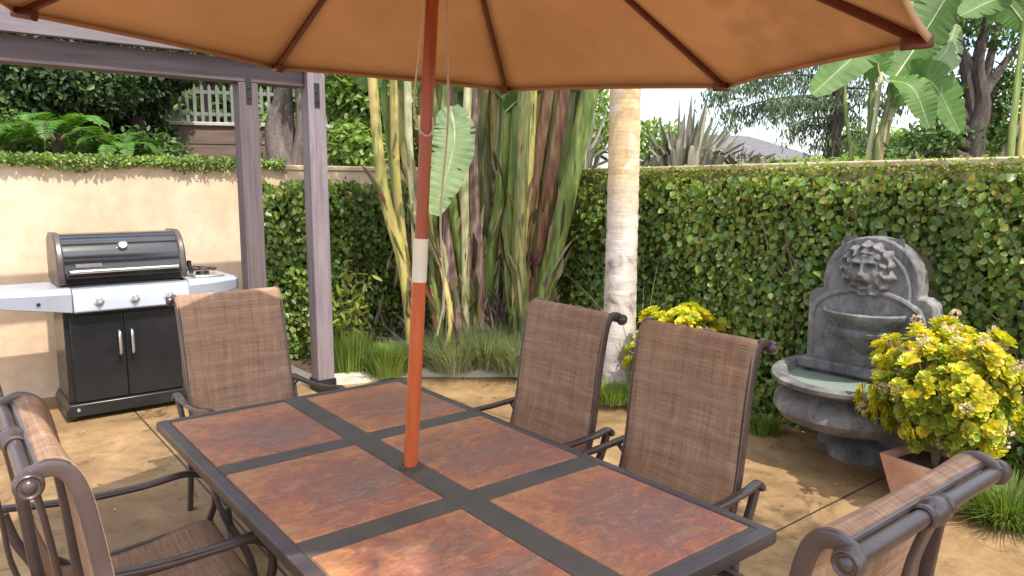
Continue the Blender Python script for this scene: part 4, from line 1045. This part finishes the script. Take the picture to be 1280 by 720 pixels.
clump('yellow stalked bird of paradise plant just left of the umbrella pole', loc1, [
    ([(140, 600), (118, 440), (72, 270), (48, 30)], 'y', .055, .018, 6.3, 6.2),
    ([(146, 560), (122, 430), (102, 240), (96, 30)], 'y', .05, .018, 6.35, 6.3),
    ([(135, 600), (110, 380), (92, 200), (70, 30)], 'g', .03, .018, 6.5, 6.4),
    ([(150, 520), (145, 330), (132, 180), (128, 20)], 'p', .035, .016, 6.3, 6.3),
    ([(150, 540), (150, 330), (118, 180), (112, 20)], 'y', .03, .016, 6.5, 6.6),
    ([(195, 600), (172, 430), (165, 240), (160, 60)], 'r', .03, .018, 6.6, 6.6),
    ([(205, 600), (186, 470), (192, 290), (214, 60)], 'g', .03, .012, 6.2, 6.2),
    ([(200, 600), (200, 470), (190, 380), (178, 290)], 'y', .028, .012, 6.3, 6.2),
    ([(228, 600), (214, 480), (192, 400), (186, 330)], 'y', .022, .010, 6.1, 6.2)],
    [leaftop(48, 40, 6.2, -.5, .8, .2), leaftop(128, 40, 6.3, .1, 1.0, .22),
     ((u(228, 80, 6.2), u(235, 170, 6.05), u(190, 330, 6.0)), .175, M['paddle_pale'], .25)])
sts = []
for x0_, x1_, c_, w_ in ((240, 190, 'r', .05), (262, 232, 'd', .06), (280, 258, 'r', .055), (300, 292, 'g', .05), (296, 318, 'r', .06), (322, 345, 'p', .035), (318, 300, 'o', .05),
                         (336, 330, 'y', .04), (352, 378, 'o', .05), (250, 205, 'o', .045), (286, 274, 'd', .06), (312, 362, 'g', .045), (230, 222, 'd', .05), (345, 395, 'd', .045), (305, 246, 'g', .035),
                         (270, 180, 'g', .04), (290, 228, 'y', .035), (310, 335, 'r', .05), (330, 385, 'p', .03), (275, 305, 'o', .045), (255, 268, 'p', .03), (340, 352, 'o', .045)):
    D_ = random.uniform(6.3, 7.2); mid = x0_*.42+x1_*.58+random.uniform(-7, 7)
    sts.append(([(x0_*.8+295*.2, 590), (x0_*.8+x1_*.2+random.uniform(-6, 6), 430), (mid, 250), (x1_, 40)], c_, w_*1.05, w_*.42+.006, D_, D_+random.uniform(-.2, .2)))
clump('dense reddish stalked bird of paradise plant in the middle of the corner bed', loc2, sts,
      [leaftop(345, 60, 6.6, .45, .35, .2), ((u(356, 90, 6.4), u(400, 50, 6.3), u(445, 20, 6.2)), .12, M['paddle'], .25), leaftop(292, 50, 6.8, -.3, .9, .22), leaftop(236, 50, 6.8, -.5, .9, .22)])
sts = []
for x0_, x1_, c_, w_ in ((378, 415, 'y', .045), (372, 440, 'g', .05), (392, 398, 'o', .05), (400, 425, 'd', .05), (420, 455, 'g', .055), (436, 500, 'o', .065), (446, 550, 'g', .07), (440, 520, 'd', .065), (405, 470, 'o', .05), (430, 480, 'o', .05), (360, 400, 'd', .05),
                         (415, 536, 'o', .05), (385, 455, 'r', .045), (425, 490, 'r', .05), (365, 384, 'g', .04), (410, 434, 'y', .035), (450, 560, 'o', .05)):
    D_ = random.uniform(6.2, 6.8); b_ = random.uniform(-6, 6)
    sts.append(([(x0_*.8+405*.2, 560), (x0_*.78+x1_*.22+b_-4, 420), (x0_*.42+x1_*.58+b_, 240), (x1_, 35)], c_, w_, w_*.45+.006, D_, D_-.05))
clump('green and olive stalked bird of paradise plant leaning towards the palm trunk', loc3, sts,
      [leaftop(550, 40, 6.4, .6, .9, .24), leaftop(500, 40, 6.4, .3, 1.0, .22), leaftop(440, 40, 6.4, .1, 1.0, .22)])
# dry sheath litter at the feet of the clumps
dl = thing('dry_sheath_litter', 'dry brown and purple husks at the foot of the tall stalks', 'plant litter', tz(600, 430, 6.6))
m_ = 420; p = np.stack([rng.normal(size=m_)*.5*math.cos(YAW), -rng.normal(size=m_)*.0, np.abs(rng.normal(size=m_))*.30], 1); sh = rng.normal(size=m_)*.42
p[:, 0] = sh*math.cos(YAW)+rng.normal(size=m_)*.1; p[:, 1] = -sh*math.sin(YAW)+rng.normal(size=m_)*.12
V, F = leaves_np(p, rnd(m_, .5)+[0, 0, .9], rnd(m_, 1), .22*(.5+rng.random(m_)), .035, .4); build_np('husks', V, F, STK['d'], dl)

# ------------------------------------------------------------------ flax behind the wall
def flax(label, loc, pxs, D, hmul=1):
    t = thing('flax_plant', label, 'plant', loc, group='flax plants behind the wall'); Lc = Vector(loc); m_ = MB()
    for (xb, xt, yt, w_) in pxs:
        D_ = D+random.uniform(-.3, .3)
        pth = crv([Vector((0, 0, 0))+Vector((random.uniform(-.1, .1), random.uniform(-.1, .1), .1)), P(xb, 212, D_)-Lc, P((xb+xt)/2, (212+yt)/2-3, D_)-Lc, P(xt, yt, D_)-Lc], 12)
        sc = [w_*(.7+.3*math.sin(i/12*PI))*(1-(i/12)**5) + .001 for i in range(13)]
        tw_ = random.uniform(-.8, .8)
        m_.sweep(pth, [(1, .14), (0, -.14), (-1, .14), (0, -.06)], up=(math.cos(YAW+tw_), -math.sin(YAW+tw_), 0), scale=sc)
    m_.build('blades', M['flax'], t, angle=25); return t
fx = []
for i in range(44):
    a = random.uniform(-1, 1); fx.append((858+a*38, 868+a*78+random.uniform(-8, 8), 118+70*abs(a)**1.6+random.uniform(-6, 40), random.uniform(.022, .042)))
flax('tall grey bronze flax with sword leaves behind the wall, right of the palm trunk', (P(860, 212, 7.6).x, P(860, 212, 7.6).y, 0), fx, 7.6)
fx = []
for i in range(22):
    a = random.uniform(-1, 1); fx.append((725+a*20, 730+a*55+random.uniform(-8, 8), 125+40*abs(a)**1.6+random.uniform(-6, 40), random.uniform(.018, .032)))
flax('darker flax plant behind the wall between the tall stalks and the palm trunk', (P(725, 212, 9.3).x, P(725, 212, 9.3).y, 0), fx, 9.3)
fx = []
for i in range(18):
    a = random.uniform(-1, 1); fx.append((925+a*22, 935+a*50+random.uniform(-8, 8), 185+14*abs(a)+random.uniform(-10, 20), random.uniform(.02, .03)))
flax('short pale flax plant low behind the wall in front of the grey roof', (P(925, 212, 8.2).x, P(925, 212, 8.2).y, 0), fx, 8.2)

# ------------------------------------------------------------------ background trees
def tree(name, label, px, D, trunk_px, blobs, mat, leaf, trunk_r=.15, bark='bark', group='trees behind the walls', lean=0, limbs=(), shell=.3):
    b_ = P(px, 300, D); loc = (b_.x, b_.y, 0); t = thing(name, label, 'tree', loc, group=group); Lc = Vector(loc)
    tr = MB()
    cs = [(P(x_, y_, D_)-Lc) for x_, y_, D_, *_ in blobs]
    top = sum(cs, Vector())/len(cs)
    top_p = P(trunk_px[0], trunk_px[1], D)-Lc
    pth = crv([(0, 0, 0), (top_p.x*.4, top_p.y*.4, top_p.z*.5), tuple(top_p)], 12)
    tr.tube(pth, [trunk_r*(1-.55*i/12) for i in range(13)], 12)
    for c_ in cs[:8]:
        tr.tube(crv([top_p*.85, top_p*.4+c_*.6+Vector((0, 0, -.1)), c_], 8), [trunk_r*.42*(1-.8*i/8)+.006 for i in range(9)], 7)
    for lm in limbs:
        pts_ = [P(x_, y_, D_)-Lc for x_, y_, D_ in lm[0]]
        tr.tube(crv(pts_, 14), [lm[1]*(1-.7*i/14) for i in range(15)], 9)
    tr.build('trunk', M[bark], t)
    bl = []
    for (x_, y_, D_, rx, rz_, n_) in blobs:
        c_ = P(x_, y_, D_)-Lc; k_ = D_/FPX
        bl.append((tuple(c_), (rx*k_, rx*k_, rz_*k_), n_))
    V, F = blob_leaves(bl, leaf, shell=shell); build_np('crown', V, F, M[mat], t)
    return t
# left, dense
tree('dense_tree', 'dark dense tree above the stucco wall at the left edge', 40, 8.5, (40, 130), [(10, 120, 8.6, 80, 50, 5200), (90, 105, 8.8, 70, 40, 4800), (-60, 90, 8.6, 90, 60, 3000), (45, 40, 9, 120, 50, 4400), (50, 165, 9.2, 80, 30, 3500)], 'dark_tree', .085)
tree('dense_tree', 'dark dense tree behind the fern, left of the picket fence', 170, 10, (170, 120), [(150, 110, 10, 60, 40, 4800), (195, 80, 10.4, 50, 35, 3400), (165, 165, 10.6, 50, 34, 3200), (120, 50, 10, 90, 40, 2800)], 'dark_tree', .085)
tree('dense_tree', 'tall shady tree over the picket fence behind the brown retaining wall', 250, 14, (262, 80), [(240, 50, 14, 70, 50, 2200), (300, 40, 14.3, 70, 55, 2000), (190, 30, 14, 70, 45, 1600)], 'mid_tree', .15)
tree('leafy_tree', 'thick grey trunked tree between the two pergola posts', 362, 9.4, (352, 60), [(350, 20, 9.5, 90, 40, 1500), (420, 10, 9.5, 80, 40, 1200)], 'mid_tree', .12, .20, 'bark_grey', limbs=(([(352, 212, 9.2), (342, 160, 9.2), (352, 110, 9.2)], .16), ([(372, 212, 9.3), (378, 160, 9.3), (370, 60, 9.3)], .13)))
tree('leafy_tree', 'slim brown trunked tree just right of the thick pergola post', 430, 9.8, (428, 40), [(430, 10, 9.9, 70, 50, 1200)], 'mid_tree', .12, .085, 'bark')
tree('light_bush', 'bright yellow green bush behind the wall right of the pergola post', 470, 10.5, (470, 190), [(452, 185, 9.2, 40, 36, 2200), (475, 135, 9.4, 44, 50, 2400), (440, 110, 9.6, 40, 40, 1600), (520, 160, 9.8, 40, 50, 1500), (350, 170, 12, 50, 40, 1200)], 'light_tree', .10, .06)
tree('leafy_tree', 'mid green tree seen through the tall stalks', 580, 12, (580, 120), [(540, 150, 12, 60, 60, 1500), (620, 140, 12.3, 60, 60, 1500), (570, 60, 12, 80, 50, 1200), (680, 180, 12.5, 50, 30, 900)], 'mid_tree', .13)
tree('light_bush', 'yellow green bush behind the wall left of the palm trunk', 720, 11, (720, 190), [(705, 160, 11, 34, 40, 900), (740, 150, 11.5, 36, 44, 900), (820, 180, 12, 40, 30, 800)], 'light_tree', .10, .05)
# distant wood, left and centre (one mass)
bl = []
for i in range(26):
    x_ = -150+i*36; D_ = 19+rng.random()*4; c_ = P(x_, 150+rng.normal()*14, D_); k_ = D_/FPX
    if x_ > 705: break
    bl.append((tuple(c_), (62*k_, 62*k_, 95*k_), 1150))
    c_ = P(x_, 60, D_+1); bl.append((tuple(c_), (62*k_, 62*k_, 80*k_), 600))
V, F = blob_leaves(bl, .30, shell=.3); wd = build_np('woodland', V, F, M['mid_tree']); tag(wd, 'distant green woodland filling the view above the left wall', 'woodland', kind='stuff')
# right side
tree('old_oak', 'big dark trunked old tree with crooked limbs behind the wall near the right edge', 1205, 12.5, (1222, 130),
     [(1120, 40, 12.5, 60, 30, 600), (1250, 20, 12.8, 60, 40, 1300), (1190, 5, 12.3, 70, 30, 900), (1262, 140, 12.6, 34, 44, 900), (1180, 110, 12.9, 26, 20, 260), (1255, 95, 12.9, 30, 20, 300), (1165, 172, 12.2, 34, 18, 420), (1130, 190, 12.6, 50, 16, 420), (1215, 175, 12.7, 44, 20, 380), (1195, 110, 12.5, 16, 10, 60)],
     'mid_tree', .10, .24, limbs=(([(1215, 215, 12.4), (1218, 175, 12.4), (1228, 130, 12.4), (1222, 80, 12.4), (1235, 20, 12.4)], .20), ([(1220, 190, 12.4), (1180, 165, 12.3), (1172, 140, 12.3), (1165, 120, 12.4)], .10), ([(1215, 200, 12.4), (1190, 192, 12.2), (1160, 190, 12.1), (1135, 198, 12.0)], .09), ([(1228, 110, 12.4), (1200, 60, 12.5), (1170, 25, 12.6)], .10), ([(1228, 120, 12.4), (1255, 80, 12.6), (1285, 40, 12.8)], .09)))
# cedar with drooping sprays
cb = P(1010, 300, 15); ct = thing('cedar_tree', 'feathery cedar with drooping grey green boughs above the grey roof', 'tree', (cb.x, cb.y, 0), group='trees behind the walls'); Lc = Vector(ct.location)
tr = MB(); tr.tube(crv([(0, 0, 0), P(1045, 150, 15)-Lc, P(1055, -60, 15)-Lc], 12), [.2*(1-.6*i/12) for i in range(13)], 10)
parts = []
for (x0_, y0_, x1_, y1_) in ((1050, 95, 885, 112), (1050, 120, 905, 140), (1050, 70, 900, 85), (1050, 150, 985, 160), (1048, 110, 1120, 130), (1050, 85, 1100, 90), (1048, 165, 1020, 180), (1050, 60, 960, 60), (1050, 130, 960, 128), (1048, 175, 1090, 170), (1050, 140, 1075, 150)):
    D_ = 15+random.uniform(-1.5, 1.5)
    a_, b_ = P(x0_, y0_, 15)-Lc, P(x1_, y1_, D_)-Lc; mid = (a_+b_)/2+Vector((0, 0, .12)); pth = crv([a_, mid, b_], 16)
    tr.tube(pth, [.035*(1-.85*i/16) for i in range(17)], 6)
    A = np.array([tuple(x) for x in pth]); nn = int(420*(b_-a_).length)
    ii = rng.random(nn)**.8*15.99; i0 = ii.astype(int); pos = A[i0]+(A[i0+1]-A[i0])*(ii-i0)[:, None]
    hg = rng.random(nn)**1.3*(.28+.15*np.sin(i0*2.3+x1_)); pos = pos+rnd(nn, .12, .12, .05)-np.outer(hg, [0, 0, 1])
    parts.append(leaves_np(pos, rnd(nn, .35)+[0, 0, -1], rnd(nn, 1), .12*(.6+.8*rng.random(nn)), .030, .1))
v, f = merge(parts); build_np('crown', v, f, M['cedar'], ct); tr.build('trunk', M['bark'], ct)

# birds of paradise behind the right wall
def bop(label, px, D, stalks, leaves_):
    b_ = P(px, 300, D); loc = (b_.x, b_.y, 0); t = thing('bird_of_paradise', label, 'plant', loc, group='giant bird of paradise plants behind the wall'); Lc = Vector(loc)
    for pts, c_, w0, w1 in stalks:
        pth = [P(x_, y_, D+dz_)-Lc for x_, y_, dz_ in pts]; pth.insert(0, Vector((pth[0].x*.5, pth[0].y*.5, 0)))
        pet(pth, w0, w1, STK[c_], t)
    for pts, w_, mt, f_ in leaves_:
        paddle(*[P(x_, y_, D+dz_)-Lc for x_, y_, dz_ in pts], w_*1.35, M[mt], t, fold=f_)
bop('giant bird of paradise with broad paddle leaves behind the wall, left of the dark tree', 1090, 7.2,
    [([(1085, 212, 0), (1092, 160, 0), (1102, 90, 0)], 'p', .035, .012), ([(1092, 212, 0), (1105, 150, 0), (1118, 95, 0)], 'g', .035, .012), ([(1098, 212, .1), (1112, 150, .1), (1140, 90, .1)], 'p', .03, .012),
     ([(1088, 212, .1), (1088, 140, .1), (1095, 60, .1)], 'g', .03, .012), ([(1065, 212, .2), (1058, 150, .2), (1055, 100, .2)], 'g', .018, .010), ([(1096, 212, -.1), (1100, 170, -.1), (1116, 120, -.1)], 'o', .03, .012), ([(1100, 205, -.1), (1108, 180, -.1), (1112, 150, -.1)], 'r', .02, .01)],
    [(((1100, 95, 0), (1085, 60, -.1), (1015, 118, -.3)), .16, 'paddle', .2), (((1118, 98, 0), (1150, 50, .1), (1205, -40, .2)), .19, 'paddle', .25),
     (((1095, 60, .1), (1110, 10, .1), (1090, -70, 0)), .20, 'paddle_pale', .2), (((1140, 92, .1), (1178, 70, .1), (1196, 30, .2)), .13, 'paddle_pale', .2),
     (((1112, 125, 0), (1160, 100, 0), (1200, 165, -.1)), .15, 'paddle', .2), (((1055, 100, .2), (1062, 60, .2), (1078, 10, .2)), .10, 'paddle', .2), (((1106, 100, 0), (1140, 110, -.2), (1162, 160, -.3)), .12, 'paddle', .2),
     (((1120, 90, .3), (1160, 20, .3), (1180, -60, .3)), .2, 'paddle', .2)])
bop('giant bird of paradise behind the wall cut by the right edge of the picture', 1275, 7.0,
    [([(1262, 212, 0), (1270, 120, 0), (1282, 20, 0)], 'g', .035, .015), ([(1275, 212, 0), (1282, 120, 0), (1300, 20, 0)], 'y', .035, .015), ([(1255, 212, .1), (1262, 180, .1), (1278, 150, .1)], 'd', .04, .02), ([(1270, 212, .1), (1274, 190, .1), (1290, 150, .1)], 'r', .04, .02)],
    [(((1282, 30, 0), (1250, 0, 0), (1200, 20, -.1)), .14, 'paddle', .2), (((1290, 20, 0), (1300, -30, 0), (1310, -100, 0)), .2, 'paddle', .2)])
# low hedge beyond the wall
hb = P(1000, 212, 10); hg_ = thing('clipped_hedge', 'low green hedge just above the wall cap below the grey roof', 'hedge', (hb.x, hb.y, 0))
V, F = blob_leaves([(tuple(P(x_, 213, 10)-Vector((hb.x, hb.y, 0))), (.36, .36, .16), 520) for x_ in range(930, 1290, 26)], .06, shell=.2); build_np('foliage', V, F, M['light_tree'], hg_)
# far misty trees low on the right horizon
for i, (x_, D_, n_, lab) in enumerate(((1085, 30, 900, 'pale distant tree low behind the cedar'), (1175, 32, 900, 'pale distant tree low behind the old dark trunk'), (1262, 31, 900, 'pale distant tree low behind the right edge stalks'))):
    tree('distant_tree', lab, x_, D_, (x_, 190), [(x_, 185, D_, 48, 26, n_), (x_+25, 195, D_+1, 40, 20, n_//2)], 'light_tree', .32, .2)

# house beyond
hp_ = P(1012, 205, 24); hs = thing('neighbour_house', 'pale house with a shallow grey shingle roof beyond the wall', 'house', (hp_.x, hp_.y, 0), -YAW)
MB().box(-3.4, 0, 0, 3.0, 5, 2.1).build('wall', M['house_wall'], hs)
# roof slopes: ridge high at left-back, eave running down to the right
MB().add([(-4.0, -.5, 2.15), (2.2, -.5, 1.95), (2.2, 5.5, 1.95), (-4, 5.5, 2.15), (-4.0, 2.5, 3.5), (-1.2, 2.5, 3.4), ], [(0, 1, 5, 4), (2, 3, 4, 5), (1, 2, 5), (0, 4, 3), (0, 3, 2, 1)]).build('roof', M['roof'], hs, smooth=False)
MB().sweep([(-4.0, -.53, 2.12), (2.23, -.53, 1.92)], rprof(.05, .18, .01, 1), up=(0, 1, 0)).build('fascia_board', M['house_wall'], hs)
for x_ in (-2.4, -.4): 
    wf = MB().box(x_-.45, -.03, .9, x_+.45, -.005, 1.8).build('window', M['house_wall'], hs); MB().box(x_-.4, -.04, .95, x_+.4, -.032, 1.75).build('pane', M['window'], wf)

# retaining wall + picket fence at left
rw0, rw1 = P(196, 200, 11), P(318, 200, 11.4)
d_ = (rw1-rw0); ang = math.atan2(d_.y, d_.x); ln = d_.length
rt = thing('retaining_wall', 'brown horizontally boarded retaining wall below the pale picket fence', 'wall', (rw0.x, rw0.y, 0), ang)
MB().box(0, 0, 0, ln+1.2, .2, 2.52).build('wall_face', M['cement_board'], rt)
for k_ in range(12): MB().box(-.01, -.012, .06+k_*.2, ln+1.21, -.001, .06+k_*.2+.18).build('board', M['cement_board'], rt, bevel=.004)
MB().box(-.03, -.04, 2.525, ln+1.23, .24, 2.58).build('coping', M['kerb'], rt, bevel=.01)
pf = thing('picket_fence', 'pale picket fence standing above the brown retaining wall', 'fence', (rw0.x, rw0.y, 2.582), ang)
for zz in (.1, .42): MB().box(-.1, .09, zz, ln+1.1, .115, zz+.05).build('rail', M['white_paint'], pf)
x_ = -.1
while x_ < ln+1.1:
    MB().prism([(x_, .0), (x_+.045, .0), (x_+.045, .52), (x_+.0225, .56), (x_, .52)], .072, .088).build('picket', M['white_paint'], pf); x_ += .105
# ferns above the left wall
def fern(label, px, py, D, n_, ln_, mat='fern'):
    q_ = P(px, py, D); t = thing('fern', label, 'fern', tuple(q_), group='ferns above the stucco wall')
    MB().tube([(0, 0, -q_.z), (0, 0, 0)], .05, 8).build('trunk', M['bark'], t)
    for i in range(n_): frond((0, 0, 0), i*2*PI/n_+random.random()*.4, ln_*random.uniform(.8, 1.15), R(random.uniform(25, 60)), M[mat], t, nleaf=34, leaflen=ln_*.17, stemr=.006, droop=1.3, lw=.022)
fern('bright green fern above the stucco wall, the largest and highest one', 72, 178, 6.9, 13, .85)
fern('green fern low above the stucco wall left of the brown retaining wall', 150, 192, 7.0, 11, .6)
fern('green fern at the left edge of the picture above the stucco wall', -5, 190, 6.8, 11, .7)
sb = thing('undergrowth_shrub', 'light leafy shrub peeping over the stucco wall at the left edge', 'shrub', (P(20, 212, 7.2).x, P(20, 212, 7.2).y, 0)); Lc = Vector(sb.location)
V, F = blob_leaves([(tuple(P(x_, y_, 7.3)-Lc), (.3, .3, .25), 420) for x_, y_ in ((0, 165), (25, 180), (60, 200), (100, 196), (130, 200), (160, 203), (185, 190), (200, 200))], .055, shell=.2); build_np('foliage', V, F, M['mid_tree'], sb)

# added unseen tree: its crown shades the table end and dapples the patio
st = thing('added_shade_tree', 'unseen open crowned tree added to shade the table end and the patio', 'tree', (3.2, -6.6, 0))
tr = MB(); tr.tube(crv([(0, 0, 0), (-.3, .3, 2.6), (-.7, .8, 4.6)], 12), [.16*(1-.5*i/12) for i in range(13)], 12)
cl = []
for i in range(13):
    c_ = (-3.1+rng.random()*1.7, .7+rng.random()*1.6, 5.4+rng.random()*1.2)
    tr.tube(crv([(-.6, .6, 3.9), (-.6+c_[0]*.3, .9, 4.8), c_], 8), [.05*(1-.8*i_/8)+.006 for i_ in range(9)], 6)
    cl.append((c_, (.62, .62, .4), 620))
V, F = blob_leaves(cl, .10, shell=.2); build_np('crown', V, F, M['mid_tree'], st); tr.build('trunk', M['bark_grey'], st)

lt = []
m_ = 260; p = np.stack([rng.random(m_)*7-3.6, rng.random(m_)*5.6-2.2, np.full(m_, .006)], 1)
V, F = leaves_np(p, rnd(m_, 1, 1, .03), rnd(m_, .12, .12, .1)+[0, 0, 1], .028*(.5+rng.random(m_)), .012*(.6+rng.random(m_)), .15)
fl_ = build_np('fallen_leaves', V, F, M['husk']); tag(fl_, 'small dry leaves and bits scattered over the patio concrete', 'leaf litter', kind='stuff')
